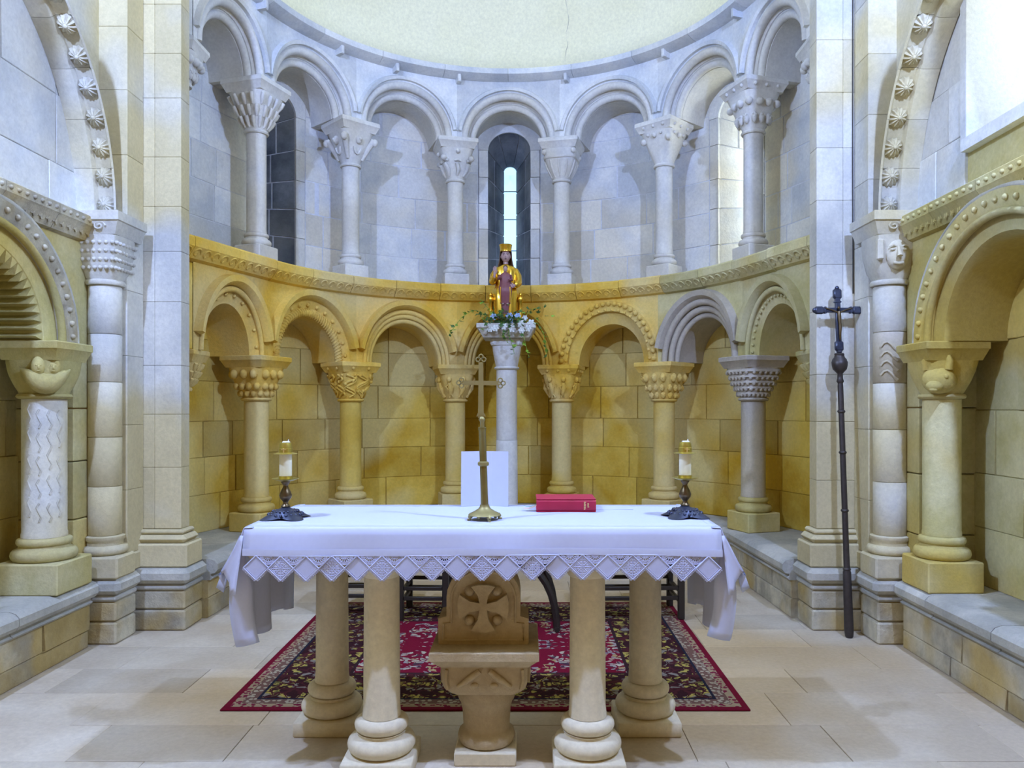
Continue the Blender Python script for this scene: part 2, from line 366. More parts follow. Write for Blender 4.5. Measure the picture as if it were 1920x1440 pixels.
ZL = 1.94
def arch_lower(i, s0, s1):
    sc = (s0+s1)/2; hw = (s1-s0)/2; k = hw/(STEP/2); zk = 1.13 if k > .95 else 1.36
    mt = [M['ochre_deep'], M['ochre_deep'], M['ochre_deep'], M['ochre_deep'], M['ochre_deep'], M['grey'], M['side']][i]
    wm = M['ochre_deep'] if i < 5 else M['side']
    a = spandrel(apse, s0, s1, sc, .50*k, ZL, 2.64, -.11, .0, zk).build('spandrel', wm, wb)
    def sw(name, prof, a0=0, a1=pi, mat=None, ang=40): return arch_sweep(apse, sc, ZL, prof, a0, a1, zk=zk, k=k).build(name, mat or mt, a, ang)
    sw('arch_order', [(.51, -.11), (.37, -.05), (.37, D1), (.52, D1)])
    hood = [(.50, -.10), (.505, -.15), (.53, -.185), (.575, -.19), (.583, -.11)]
    if i != 4: sw('hood_mould', hood, .22, pi-.22, None)
    def balls(rho, d, r, n, nm, name='bead'):
        for j in range(n):
            p = on_arch(apse, sc, ZL, rho, d, pi*(j+.5)/n, zk, k); MB().ell(p, r, 8, 6).build(name, nm, a, 60)
    if i == 0:
        sw('arch_roll', roll(.475, -.115, .022)); balls(.435, -.085, .016, 10, mt)
    if i == 1:
        balls(.455, -.092, .019, 13, mt)
        sw('arch_roll', roll(.395, -.06, .036), ang=60)
        m = MB()
        for j in range(44):
            q = pi*(j+.5)/44
            m.tube([on_arch(apse, sc, ZL, .395+.038*cos(w), -.06-.038*sin(w), q+.05*(w/pi-.5)*1.6, zk, k) for w in (0, pi*.25, pi*.5, pi*.75, pi)], .007, 5)
        m.build('rope_twist', mt, a, 60)
    if i in (2, 3):
        for rho, d, r in ((.475, -.10, .022), (.435, -.085, .022), (.395, -.06, .024)): sw('arch_roll', roll(rho, d, r), ang=60)
    if i == 4:
        sw('arch_order', [(.48, -.10), (.48, -.135), (.565, -.135), (.575, -.10)])
        balls(.548, -.145, .026, 25, mt); balls(.492, -.140, .016, 20, mt)
    if i == 5:
        for rho, d, r in ((.482, -.125, .030), (.425, -.09, .030), (.375, -.055, .026)): sw('arch_roll', roll(rho, d, r), ang=60)
    if i == 6:
        sw('arch_roll', roll(.475, -.115, .022)); balls(.43, -.085, .013, 24, mt)
for i, (a, b) in enumerate(BAYS): arch_lower(i, a, b)

# jambs that close the arcade at its two ends
for sg in (-1, 1):
    a, b = sorted((sg*SE, sg*SW))
    for (z0, z1, mt) in [(p, q, M['ochre'] if sg < 0 else M['side']) for p, q in zip(*(lambda c: (c[:-1], c[1:]))(courses(ZB, 1.94, .34)+[2.6]))]+[(p, q, M['pale']) for p, q in zip(*(lambda c: (c[:-1], c[1:]))(courses(2.79, 4.32, .34)+[4.94]))]:
        block(apse, a+.001, b, z0+.002, z1-.002, .0 if z1 < 1.95 or 2.7 < z1 < 4.33 else -.108, D1-.005, .005).build('jamb_stone', mt, wb, 30)
# string course between the tiers, block by block, with a carved scroll
n = 17; ln = 2*SW/n
for j in range(n):
    a = -SW+j*ln+.003; b = a+ln-.006
    mt = M['ochre_deep'] if j < 12 else M['side']
    dz = random.uniform(-.004, .004)
    c = sweep(apse, [(-.09, 2.60+dz), (-.15, 2.62+dz), (-.215, 2.70+dz), (-.215, 2.765+dz), (-.20, 2.78+dz), (D1+.04, 2.78+dz), (D1+.04, 2.6+dz)], a, b, 5).build('cornice_block', mt, wb, 30)
    m = MB(); k = 5
    for q in range(k):
        s = a+(b-a)*(q+.5)/k; r = (b-a)/k*.42
        m.tube([apse(s+r*cos(u)*(1-u/9), -.182+.03*sin(u)*(1-u/9)*-1, 2.66+.035*sin(u)*(1-u/9)) for u in [x*.55 for x in range(12)]], .008, 5)
    m.build('carved_scroll', mt, c, 60)
# cornice below the half dome and its small brackets
for j in range(12):
    a = -SW+j*2*SW/12+.002; b = a+2*SW/12-.004
    sweep(apse, [(-.10, 4.95), (-.16, 4.955), (-.235, 4.99), (-.235, 5.045), (D1, 5.045), (D1, 4.95)], a, b, 6).build('dome_cornice_block', M['pale'], wb, 30)
for j, s in enumerate((-3.0, -1.95, -1.28, -.56, .66, 1.85, 2.85)):
    block(apse, s-.022, s+.022, 4.90, 4.985, -.205, -.10, .008).build('bracket', M['pale'], wb, 30)
# ---------------------------------------------------------------- half dome and choir vault
def dome():
    m = MB(); r = R-.02; ZD = 5.04; rows = []
    for j in range(15):
        e = pi/2*j/14
        rows.append([(r*cos(e)*sin(t), DC+r*cos(e)*cos(t), ZD+r*sin(e)) for t in [-pi/2+pi*i/40 for i in range(41)]])
    m.sheet(rows)
    rows = [[(-r*cos(pi*i/30), y, ZD+r*sin(pi*i/30)) for i in range(31)] for y in (DC, DC-.72)]
    m.sheet(rows)
    c = tag(m.build('ceiling', M['plaster'], None, 60), 'smooth cream plastered half dome over the apse', None, None, 'structure')
    so = c.modifiers.new('thickness', 'SOLIDIFY'); so.thickness = .12; so.offset = 1
    rr = 2.72; m = MB()
    m.sheet([[(-rr*cos(pi*i/30), y, 4.9+rr*sin(pi*i/30)) for i in range(31)] for y in (5.45, .3)])
    v = m.build('choir_vault', M['plaster'], c, 60); so = v.modifiers.new('thickness', 'SOLIDIFY'); so.thickness = .12; so.offset = 1
    # wall over the apse arch
    m = MB(); m.rings([[(-q*cos(pi*i/30), y, zz+q*sin(pi*i/30)) for i in range(31)] for q, y, zz in ((2.16, 5.38, 5.06), (2.16, 5.5, 5.06), (2.9, 5.5, 5.06), (2.9, 5.38, 5.06), (2.16, 5.38, 5.06))], False, False)
    m.build('apse_arch', M['pier'], c, 60)
    pts = []; r -= .003
    az = .27
    for j in range(12):
        e = .05+.30*j/11; az += random.uniform(-.012, .012)
        pts.append((r*cos(e)*sin(az), DC+r*cos(e)*cos(az), ZD+r*sin(e)))
    MB().tube(pts, .0025, 4).build('crack', M['crack'], c)
dome()
# ---------------------------------------------------------------- stone bench round the apse
NOSE = [(.35, ZB), (-.13, ZB), (-.165, ZB-.012), (-.185, ZB-.035), (-.185, ZB-.075), (-.165, ZB-.10), (-.135, ZB-.105), (-.135, ZB-.125), (-.15, ZB-.135), (-.135, ZB-.15), (.35, ZB-.15)]
SB = R*rad(69)+1.42
ab = empty('stone_bench', (0, DC+R, 0)); tag(ab, 'low stone bench curving round the apse under the columns', 'bench')
def pb(m, name, mat, par, ang=35):
    """build world-space geometry under a parent that has its own location"""
    l = par.location; m.v = [(x-l[0], y-l[1], z-l[2]) for x, y, z in m.v]; return m.build(name, mat, par, ang)
s = -SB
while s < SB-.05:
    e = min(s+random.uniform(.55, .8), SB)
    if SB-e < .3: e = SB
    pb(sweep(bench_path, [(q if q < .3 else (.35 if abs(s) < 2.3 else .66), z) for q, z in NOSE], s+.003, e-.003, 5), 'bench_top_stone', M['benchtop'], ab); s = e
for z0, z1 in ((0.0, .14), (.14, ZB-.15)):
    s = -SB
    while s < SB-.05:
        e = min(s+random.uniform(.4, .75), SB)
        if SB-e < .25: e = SB
        pb(block(bench_path, s+.0015, e-.0015, z0+.001, z1-.001, -.12+random.uniform(-.006, .006), .35, .006, 3), 'stone_block', M['rough'], ab); s = e

# ---------------------------------------------------------------- side walls of the choir
def rosette():
    m = MB()
    m.ell((0, 0, 0), (.030, .022, .060), 12, 6)
    fr0 = None
    m = MB(); n = 12
    rows = [[(.062*cos(2*pi*i/24)*(1 if i % 2 else .9)*q, -h, .062*sin(2*pi*i/24)*(1 if i % 2 else .9)*q) for i in range(24)] for q, h in ((1.0, 0), (1.0, .010), (.72, .030), (.30, .040))]
    for r_ in (1, 2):
        for i in range(24):
            if i % 2 == 0: x, y, z = rows[r_][i]; rows[r_][i] = (x, y+.012, z)
    m.rings(rows)
    m.ell((0, -.042, 0), (.014, .012, .014), 8, 5)
    return m
ros_me = None
for sg, sd in ((-1, 'left'), (1, 'right')):
    mp = side(sg)
    back = MB()
    x0, x1 = sorted((sg*(XW+.365), sg*(XW+.8)))
    back.box(x0, x1, .4, 5.0, 0, 2.6)
    x0, x1 = sorted((sg*(XW+.115), sg*(XW+.8)))
    if sg < 0: back.box(x0, x1, .4, 5.0, 2.6, 5.0)
    else: back.box(x0, x1, 4.52, 5.0, 2.6, 5.0); back.box(x0, x1, .4, 3.75, 2.6, 5.0); back.box(x0, x1, 3.75, 4.52, 2.6, 3.02)
    w = tag(back.build('wall_'+sd, M['side_mortar']), 'choir %s wall with a blind arch below and a rosette-studded arch above' % sd, None, None, 'structure')
    ashlar(w, mp, M['side'], 2.0, 5.02, courses(ZB, 2.56, .36), .35, .40, .55, jit=.008)
    hol = [] if sg < 0 else [(3.75, 4.52, 3.02, 5.2)]
    ashlar(w, mp, M['pale'], 2.2, 5.09, courses(2.66, 5.0, .36), .10, .15, .5, hol, jit=.008)
    if sg > 0:                         # choir window in the right wall, above the string course
        wn = MB()
        for za, zb, ya, yb in ((3.0, 5.0, 4.50, 4.56), (3.0, 5.0, 3.71, 3.77)): wn.cbox(XW+.09, XW+.62, ya, yb, za, zb, .004)
        wn = tag(wn.build('window_4', M['pale']), 'tall daylit window high in the right choir wall', None, None, 'structure')
        MB().add([(XW+.06, 3.77, 3.02), (XW+.06, 4.5, 3.02), (XW+.62, 4.5, 3.22), (XW+.62, 3.77, 3.22), (XW+.06, 3.77, 2.95), (XW+.06, 4.5, 2.95), (XW+.62, 4.5, 2.95), (XW+.62, 3.77, 2.95)], [(0,1,2,3), (4,5,6,7), (0,1,5,4), (1,2,6,5), (2,3,7,6), (3,0,4,7)]).build('sill', M['pale'], wn)
        MB().box(XW+.62, XW+.64, 3.7, 4.56, 2.98, 5.0).build('pane', M['glass4'], wn)
    # lower blind arches
    for c, a, b in ((4.0, 3.32, 5.12), (2.64, 1.96, 3.32)):
        spn = spandrel(mp, a, b, c, .66, 1.88, 2.58, .0, .34, .92).build('spandrel', M['side'], w)
        arch_sweep(mp, c, 1.88, [(.665, -.015), (.55, -.005), (.53, .03), (.53, .35), (.67, .35)], zk=.92).build('arch_order', M['side'], spn)
        arch_sweep(mp, c, 1.88, [(.66, .01), (.66, -.035), (.70, -.06), (.79, -.065), (.81, -.02), (.81, .01)], zk=.90).build('hood_mould', M['rough'] if sg < 0 else M['side'], spn)
        arch_sweep(mp, c, 1.88, roll(.665, -.045, .022), zk=.9).build('arch_roll', M['side'], spn, 60)
        arch_sweep(mp, c, 1.88, roll(.80, -.05, .018), zk=.9).build('arch_roll', M['benchtop'], spn, 60)
        if c == 4.0:
            for j in range(26):
                p = on_arch(mp, c, 1.88, .735, -.068, pi*(j+.5)/26, .9); MB().ell(p, .017, 8, 6).build('bead', M['rough'] if sg < 0 else M['side'], spn, 60)
            if sg < 0:
                for j in range(30):      # zigzag teeth on the soffit
                    q0, q1 = pi*j/30, pi*(j+1)/30; qm = (q0+q1)/2
                    tri = [(.56, q0), (.475, qm), (.56, q1)]
                    MB().rings([[on_arch(mp, c, 1.88, r_, d, q, .92) for r_, q in tri] for d in (.0, .34)]).build('zigzag_tooth', M['side'], spn, 20)
    jb = MB(); x0, x1 = sorted((sg*(XW+.0), sg*(XW+.38)))
    cc = courses(ZB, 1.88, .36)
    for z0, z1 in zip(cc[:-1], cc[1:]):
        MB().cbox(x0, x1, 4.86, 5.14, z0+.003, z1-.003, .006).build('stone_block', M['side'], w, 30)
    # carved string course
    for j in range(6):
        a = 2.2+j*.475; b = a+.47
        cb = sweep(mp, [(.0, 2.53), (-.03, 2.54), (-.075, 2.615), (-.085, 2.625), (-.085, 2.68), (-.07, 2.69), (.22, 2.69), (.22, 2.53)], a, b, 1).build('cornice_block', M['side'] if sg > 0 else M['rough'], w, 30)
        m = MB()
        for q in range(7):
            yy = a+.47*(q+.5)/7
            m.ell(mp(yy, -.088, 2.652), .013, 7, 5)
            m.tube([mp(yy+.026*cos(u), -.052, 2.578+.022*sin(u)) for u in [x*.7-.3 for x in range(7)]], .009, 5)
        m.build('carved_scroll', M['side'] if sg > 0 else M['rough'], cb, 60)
    # rosette arch
    CY, CZ = 3.66, 2.73
    spandrel(mp, 2.1, 5.3, CY, 1.50, CZ, 5.1, .0, .10).build('spandrel', M['pier'], w)
    segs = 15
    for j in range(segs):
        q0, q1 = pi*j/segs+.0008, pi*(j+1)/segs-.0008
        arch_sweep(mp, CY, CZ, [(1.40, .10), (1.395, -.005), (1.40, -.018), (1.432, -.03), (1.437, -.13), (1.39, -.148), (1.39, -.162), (1.47, -.09), (1.53, -.005), (1.53, .1)], q0, q1, 4).build('voussoir', M['pier'], w, 30)
    nr = 25
    for j in range(nr):
        q = pi*(j+.62)/nr
        p = on_arch(mp, CY, CZ, 1.432, -.082, q)
        if ros_me is None:
            o = rosette().build('rosette', M['pier'], w, 50); ros_me = o.data
        else: o = link('rosette', ros_me, w)
        o.location = p; o.rotation_euler = (pi-q, 0, 0)
    # bench
    sbn = empty('stone_bench', (sg*2.6, 4.0, 0)); tag(sbn, 'weathered stone bench along the %s choir wall' % sd, 'bench')
    nos = [(d+.065, z) for d, z in NOSE]
    y = 1.7
    while y < 4.9:
        e = min(y+random.uniform(.6, .9), 4.925)
        if 4.925-e < .3: e = 4.925
        pb(sweep(mp, nos, y+.003, e-.003, 1), 'bench_top_stone', M['benchtop'], sbn); y = e
    for z0, z1 in ((0, .11), (.11, ZB-.15)):
        y = 1.7
        while y < 4.9:
            e = min(y+random.uniform(.35, .9), 4.925)
            if 4.925-e < .2: e = 4.925
            pb(block(mp, y+.0015, e-.0015, z0+.001, z1-.001, -.06+random.uniform(-.006, .006), .345, .006), 'stone_block', M['rough'], sbn); y = e
    # ---- apse pier: footing, plinths, pilaster courses and its engaged shaft
    pr = empty('pier', (sg*2.45, 5.4, 0)); tag(pr, 'tall pale stone pier at the %s edge of the apse with stepped footing' % sd, 'pier')
    def bx(xa, xb, ya, yb, za, zb, name, mat, ch=.008):
        a, b = sorted((sg*xa, sg*xb)); return pb(MB().cbox(a, b, ya, yb, za, zb, ch), name, mat, pr, 30)
    def footing(xa, ya, yb, xb=3.0):
        bx(xa+.04, xb, ya+.04, yb, 0, .14, 'stone_block', M['rough'], .012); bx(xa+.04, xb, ya+.04, yb, .145, ZB-.15, 'stone_block', M['rough'], .012)
        bx(xa+.03, xb, ya+.03, yb, ZB-.148, ZB-.105, 'moulding', M['benchtop'], .015); bx(xa, xb, ya, yb, ZB-.10, ZB, 'bench_top_stone', M['benchtop'], .028)
    footing(2.06, 5.24, 5.575); footing(2.36, 4.93, 5.235)
    bx(2.09, 2.95, 5.29, 5.55, ZB+.002, ZB+.16, 'plinth', M['pier'], .01)
    bx(2.105, 2.95, 5.305, 5.54, ZB+.162, ZB+.215, 'moulding', M['pier'], .024); bx(2.13, 2.95, 5.33, 5.52, ZB+.217, ZB+.25, 'moulding', M['pier'], .012)
    zc = courses(ZB+.252, 5.05, .38)
    for z0, z1 in zip(zc[:-1], zc[1:]):
        bx(2.16, 2.34, 5.365, 5.5, z0+.0006, z1-.0006, 'stone_block', M['pier'], .003)
        bx(2.341, 2.95, 5.365, 5.5, z0+.0006, z1-.0006, 'stone_block', M['pier'], .003)
    bx(2.40, 2.95, 5.10, 5.36, ZB+.002, ZB+.12, 'plinth', M['pier'], .01)
    zc = courses(ZB+.122, 5.05, .42)
    for z0, z1 in zip(zc[:-1], zc[1:]):
        bx(2.415, 2.62, 5.145, 5.362, z0+.0006, z1-.0006, 'stone_block', M['pier'], .003)
# ---------------------------------------------------------------- columns and capitals
def cap_body(r0, a, h, lo=.0, n=32, lev=10, bulge=.10):
    """bell from a circle of radius r0 to a square of half width a"""
    def pt(t, ang, off=0):
        e = t**1.3; q = r0*1.08*(1-e)+a*e+bulge*r0*sin(pi*t); p = 2+5*e
        c, s_ = cos(ang), sin(ang); k = (abs(c)**p+abs(s_)**p)**(-1/p)
        rr = q*k+off; return (rr*c, rr*s_, lo+h*t)
    m = MB(); m.rings([[pt(j/lev, 2*pi*i/n) for i in range(n)] for j in range(lev+1)])
    return m, pt
def capital(kind, par, z0, r0, a, h, mat, mat2=None):
    """neck ring + bell + carving under a column"""
    m, pt = cap_body(r0, a, h-.03, z0+.03, bulge={'chalice': .28}.get(kind, .1))
    m.lathe([(r0*.9, z0), (r0*1.18, z0+.004), (r0*1.26, z0+.016), (r0*1.18, z0+.030), (r0*.9, z0+.032)])
    c = m.build('capital', mat, par, 50)
    k = MB(); rnd = random.Random(kind)
    if kind == 'balls':
        for t, n, r in ((.14, 14, .026), (.38, 14, .029), (.78, 12, .036)):
            for i in range(n): k.ell(pt(t, 2*pi*(i+.5*(t > .3 and t < .5))/n, .004), (r, r, r*1.15), 8, 6)
    if kind == 'heads':
        for t, n, r in ((.14, 12, .030), (.42, 14, .030), (.80, 12, .038)):
            for i in range(n):
                g = 2*pi*(i+.5*(t > .3 and t < .5))/n; p = pt(t, g, .002); k.ell(p, (r*.85, r*.85, r*1.2), 8, 6)
                q = pt(t, g, r*.85); k.ell((q[0], q[1], q[2]-.004), (.006, .006, .010), 5, 4)
                for e in (-.1, .1):
                    q = pt(t, g+e, r*.72); k.ell((q[0], q[1], q[2]+.010), .005, 5, 4)
    if kind == 'scales':
        for j in range(5):
            t = .10+.185*j
            for i in range(22):
                g = 2*pi*(i+.5*(j % 2))/22; p = pt(t, g, .008)
                k.ell(p, (.018, .018, .020), 6, 4)
            k.rings([[pt(t+dt, 2*pi*i/32, of) for i in range(32)] for dt, of in ((.0, .0), (.02, .020), (.10, .008), (.12, -.004))], True, False)
    if kind == 'leaves':
        for t, n, o in ((.22, 14, 0), (.50, 14, .5), (.80, 14, 0)):
            for i in range(n):
                g = 2*pi*(i+o)/n; k.tube([pt(max(t-.16, 0), g, .0), pt(t, g, .012), pt(min(t+.12, 1), g, .018)], [.010, .019, .016], 6)
    if kind == 'interlace':
        for i in range(9):
            g = 2*pi*i/9; path = [pt(.06+.84*q/10, g+.33*sin(q*.9+i), .006) for q in range(11)]; k.tube(path, .013, 6)
            path = [pt(.06+.84*q/10, g-.33*sin(q*.9+i*.7), .008) for q in range(11)]; k.tube(path, .011, 6)
        for i in range(16): k.ell(pt(rnd.uniform(.2, .9), 2*pi*i/16, .008), .018, 7, 5)
    if kind == 'figures':
        for i in range(8):
            g = 2*pi*i/8+.3; k.ell(pt(.80, g, .010), (.026, .026, .032), 8, 6)
            k.tube([pt(.68, g, .008), pt(.45, g+.05, .012), pt(.2, g-.05, .006)], [.020, .030, .018], 7)
            for e in (-1, 1):
                k.tube([pt(.64, g, .014), pt(.5, g+.2*e, .014), pt(.38, g+.08*e, .02)], .009, 5); k.tube([pt(.3, g, .01), pt(.08, g+.15*e, .008)], .011, 5)
    if kind == 'chalice':
        for i in range(12): g = 2*pi*i/12; k.tube([pt(.08, g, .0), pt(.35, g, .004), pt(.62, g, .002)], [.006, .013, .010], 6)
        k.rings([[pt(.66+dt, 2*pi*i/32, of) for i in range(32)] for dt, of in ((.0, -.004), (.02, .014), (.09, .014), (.11, -.004))], True, False)
        for i in range(4): k.ell(pt(.9, pi/4+pi/2*i, .0), .030, 8, 6)
    if kind == 'volutes':
        for i in range(4):
            g = pi/4+pi/2*i; k.tube([pt(.15, g, .004), pt(.55, g, .014), pt(.80, g, .035)], [.018, .028, .034], 7)
            k.ell(pt(.72, g, .052), (.034, .034, .040), 8, 6)
            g = pi/2*i; k.ell(pt(.72, g, .006), (.035, .035, .042), 8, 6); k.ell(pt(.72, g, .038), .016, 7, 5)
            k.tube([pt(.5+.2*sin(u), g+.28*cos(u), .006) for u in [pi+pi*x/6 for x in range(7)]], .014, 6)
    if kind == 'blocks':
        for i in range(8):
            g = 2*pi*i/8; k.tube([pt(.1, g, .002), pt(.3, g+.1, .012), pt(.5, g-.05, .014)], [.012, .024, .020], 6)
            k.tube([pt(.58, g-.22, .012), pt(.60, g, .016), pt(.58, g+.22, .012)], .013, 6)
        for i in range(4): k.ell(pt(.66, pi/4+pi/2*i, .024), (.034, .034, .030), 8, 6); k.ell(pt(.88, pi/2*i, .01), .024, 8, 6)
    if kind == 'masks':
        for i in range(12):
            g = 2*pi*i/12; k.ell(pt(.30, g, .004), (.026, .026, .048), 8, 6); q = pt(.30, g, .030); k.ell(q, (.006, .006, .014), 5, 4)
            for e in (-.09, .09): q = pt(.36, g+e, .024); k.ell(q, .006, 5, 4)
            k.ell(pt(.70, g+.26, .010), .034, 8, 6)
    if kind == 'plainballs':
        for i in range(4):
            k.ell(pt(.86, pi/2*i, .012), .026, 8, 6); k.ell(pt(.74, pi/4+pi/2*i, .012), .034, 8, 6)
            for e in (-.4, .4): k.ell(pt(.9, pi/2*i+e, .008), .017, 7, 5)
    if k.v: k.build('carving', mat2 or mat, c, 60)
    return c
def abacus(par, z0, z1, a, mat, beads=0):
    m = MB(); t = (z1-z0)*.45
    def sq(q, z): return [(-q, -q, z), (q, -q, z), (q, q, z), (-q, q, z)]
    m.rings([sq(a*.84, z0), sq(a*.97, z1-t), sq(a, z1-t+.006), sq(a, z1-.006), sq(a-.006, z1)])
    o = m.build('abacus', mat, par, 25)
    if beads:
        k = MB()
        for e in range(4):
            for i in range(beads):
                q = (i+.5)/beads*2-1; x, y = q*a*.8, -a*.93; c, s_ = cos(e*pi/2), sin(e*pi/2)
                k.ell((x*c-y*s_, x*s_+y*c, z1-t-.018), .017, 7, 5)
        k.build('bead_row', mat, o, 60)
def column(name, loc, rz, zs, r, kind, mats, a, label, group, beads=0, taper=1.0, base_mat=None, cat='column'):
    """zs: floor of plinth, plinth top, shaft foot, neck, abacus foot, abacus top (relative to loc z)"""
    zp, zt, zf, zn, za, zz = zs; mp_, ms, mc = mats
    o = empty(name, loc, rz); tag(o, label, cat, group)
    MB().cbox(-r*1.55, r*1.55, -r*1.55, r*1.55, zp, zt, .008).build('plinth', mp_, o, 30)
    hb = zf-zt
    prof = [(r*1.0, zt)]
    for i in range(7): q = pi*i/6; prof.append((r*1.26+r*.24*sin(q), zt+hb*.50*(1-cos(q))/2))
    prof += [(r*1.16, zt+hb*.54), (r*1.12, zt+hb*.66)]
    for i in range(7): q = pi*i/6; prof.append((r*1.13+r*.12*sin(q), zt+hb*(.66+.30*(1-cos(q))/2)))
    prof += [(r, zf)]
    MB().lathe(prof, n=32).build('base', mp_, o, 50)
    MB().lathe([(r*1.03, zf), (r*1.03, zf+.02), (r, zf+.03), (r*taper, zn)], n=32).build('shaft', ms, o, 50)
    capital(kind, o, zn, r*taper, a*.84, za-zn, mc)
    abacus(o, za, zz, a, mc, beads)
    return o
kl = [('balls', 'three rows of carved balls'), ('interlace', 'an interlaced carved capital'), ('figures', 'a figured capital left of the statue column'),
      ('figures', 'a worn figured capital right of the statue column'), ('heads', 'rows of tiny carved heads'), ('scales', 'a grey scaled capital')]
for i, s in enumerate(CS):
    p = apse(s, 0, 0); kk, lab = kl[i]
    mt = (M['ochrecol'], M['ochrecol'], M['ochre_deep']) if i < 5 else (M['side'], M['grey'], M['grey'])
    column('column', (p[0], p[1], 0), -s/R, (ZB, .585, .715, 1.55, 1.84, 1.94), .105, kk, mt, .215, 'ochre lower arcade column with '+lab if i < 5 else 'grey lower arcade column with a scaled capital, beside the right pier', 'lower apse columns', beads=(0, 2, 0, 3, 0, 0)[i])
ku = [('leaves', 'upper arcade column nearest the left pier with leafy capital'), ('volutes', 'upper arcade column right of the dark left window, horned capital'), ('blocks', 'upper arcade column just left of the middle slit window'),
      ('chalice', 'upper arcade column just right of the middle slit window, cup capital'), ('plainballs', 'upper arcade column left of the bright right window'), ('masks', 'upper arcade column nearest the right pier with carved faces')]
for i, s in enumerate(CS):
    p = apse(s, 0, 0)
    column('column', (p[0], p[1], 0), -s/R, (2.78, 2.905, 3.02, 3.88, 4.215, 4.32), .085, ku[i][0], (M['palecol'], M['palecol'], M['palecol']), .21, 'pale '+ku[i][1], 'upper apse columns', beads=(0, 0, 0, 0, 3, 3)[i])
# half capitals on the jambs
for sg, sd in ((-1, 'left'), (1, 'right')):
    for tier, za, zb, mt in (('lower', 1.62, 1.94, M['side'] if sg > 0 else M['ochre_deep']), ('upper', 3.98, 4.32, M['palecol'])):
        p = apse(sg*(SE-.08), .06, 0); o = empty('corbel', (p[0], p[1], 0)); tag(o, '%s tier carved corbel against the back of the %s pier' % (tier, sd), 'corbel', 'jamb corbels')
        capital('leaves' if tier == 'lower' else 'masks', o, za, .06, .13, zb-za-.09, mt); abacus(o, zb-.09, zb, .155, mt)

# side wall columns
def side_col(sg, y, kind):
    o = column('column', (sg*2.67, y, 0), 0, (ZB, .60, .735, 1.545, 1.77, 1.88), .118 if sg < 0 else .105, 'none', (M['side'], M['pier'] if sg < 0 else M['side'], M['side']), .185,
        'stout column with two heads in a boat on its capital, left wall' if sg < 0 else 'stout column with a horned beast capital, right wall', 'side wall columns')
    return o
def frame_from(g): return None
o = side_col(-1, 4.68, 'boat'); k = MB()
fx, fy = .55, -.835                                   # towards the camera and the axis
def loc2(u, w, z, c=(0,0)): return (fx*w-fy*u*1.0, fy*w+fx*u, z)
# boat: crescent hull with two heads
hull = []
for j in range(9):
    q = -1+2*j/8; cz = 1.635+.075*q*q; hw = .058*(1-abs(q)**3)+.014
    hull.append([loc2(q*.125, .13+hw*cos(v)*.9+.02*(1-q*q), cz+hw*sin(v)*.9) for v in [2*pi*i/10 for i in range(10)]])
k.rings(hull); k.build('carved_boat', M['side'], o, 60)
for u in (-.037, .037):
    k = MB(); c = loc2(u, .160, 1.735); k.ell(c, (.038, .036, .056), 12, 9)
    for e in (-.011, .011): k.ell(loc2(u+e, .191, 1.738), .006, 6, 4)
    k.ell(loc2(u, .196, 1.726), (.006, .006, .012), 6, 4); k.ell(loc2(u, .191, 1.706), (.010, .010, .004), 6, 4)
    k.build('carved_head', M['side'], o, 60)
rel = MB()
for j in range(5):
    for u in (-.7, -.25, .2, .65):
        g = -pi/2+.55+u; z0 = .85+j*.135+random.uniform(-.02, .02)
        rel.tube([(.119*cos(g+.10*sin(x*1.6)), .119*sin(g+.10*sin(x*1.6)), z0+.11*x/4) for x in range(5)], .005, 5)
rel.build('incised_relief', M['pier'], o, 60)
o = side_col(1, 4.72, 'beast'); k = MB()
fx, fy = -.55, -.835
k.ell(loc2(0, .12, 1.66), (.10, .08, .085), 14, 10); k.ell(loc2(-.02, .185, 1.62), (.05, .045, .035), 10, 7); k.ell(loc2(-.02, .205, 1.60), (.030, .022, .016), 8, 5)
for e in (-.05, .05): k.ell(loc2(e*.8, .180, 1.675), .016, 7, 5)
k.build('carved_beast_head', M['side'], o, 60)
for e in (-.06, .05): MB().tube([loc2(e, .15, 1.72), loc2(e*1.15, .16, 1.77), loc2(e*1.05, .165, 1.80)], [.026, .022, .008], 7).build('carved_ear', M['side'], o, 60)
MB().ell(loc2(-.02, .17, 1.815), (.028, .028, .034), 8, 6).build('carved_ball', M['side'], o, 60)

for sg, sd in ((-1, 'left'), (1, 'right')):
    for y, w_ in ((3.32, 'middle'), (1.96, 'end')):
        column('column', (sg*2.67, y, 0), 0, (ZB, .60, .735, 1.545, 1.77, 1.88), .105, 'leaves', (M['side'],)*3, .185, 'stout leafy column at the %s of the %s wall arcade, towards the nave' % (w_, sd), 'side wall columns')
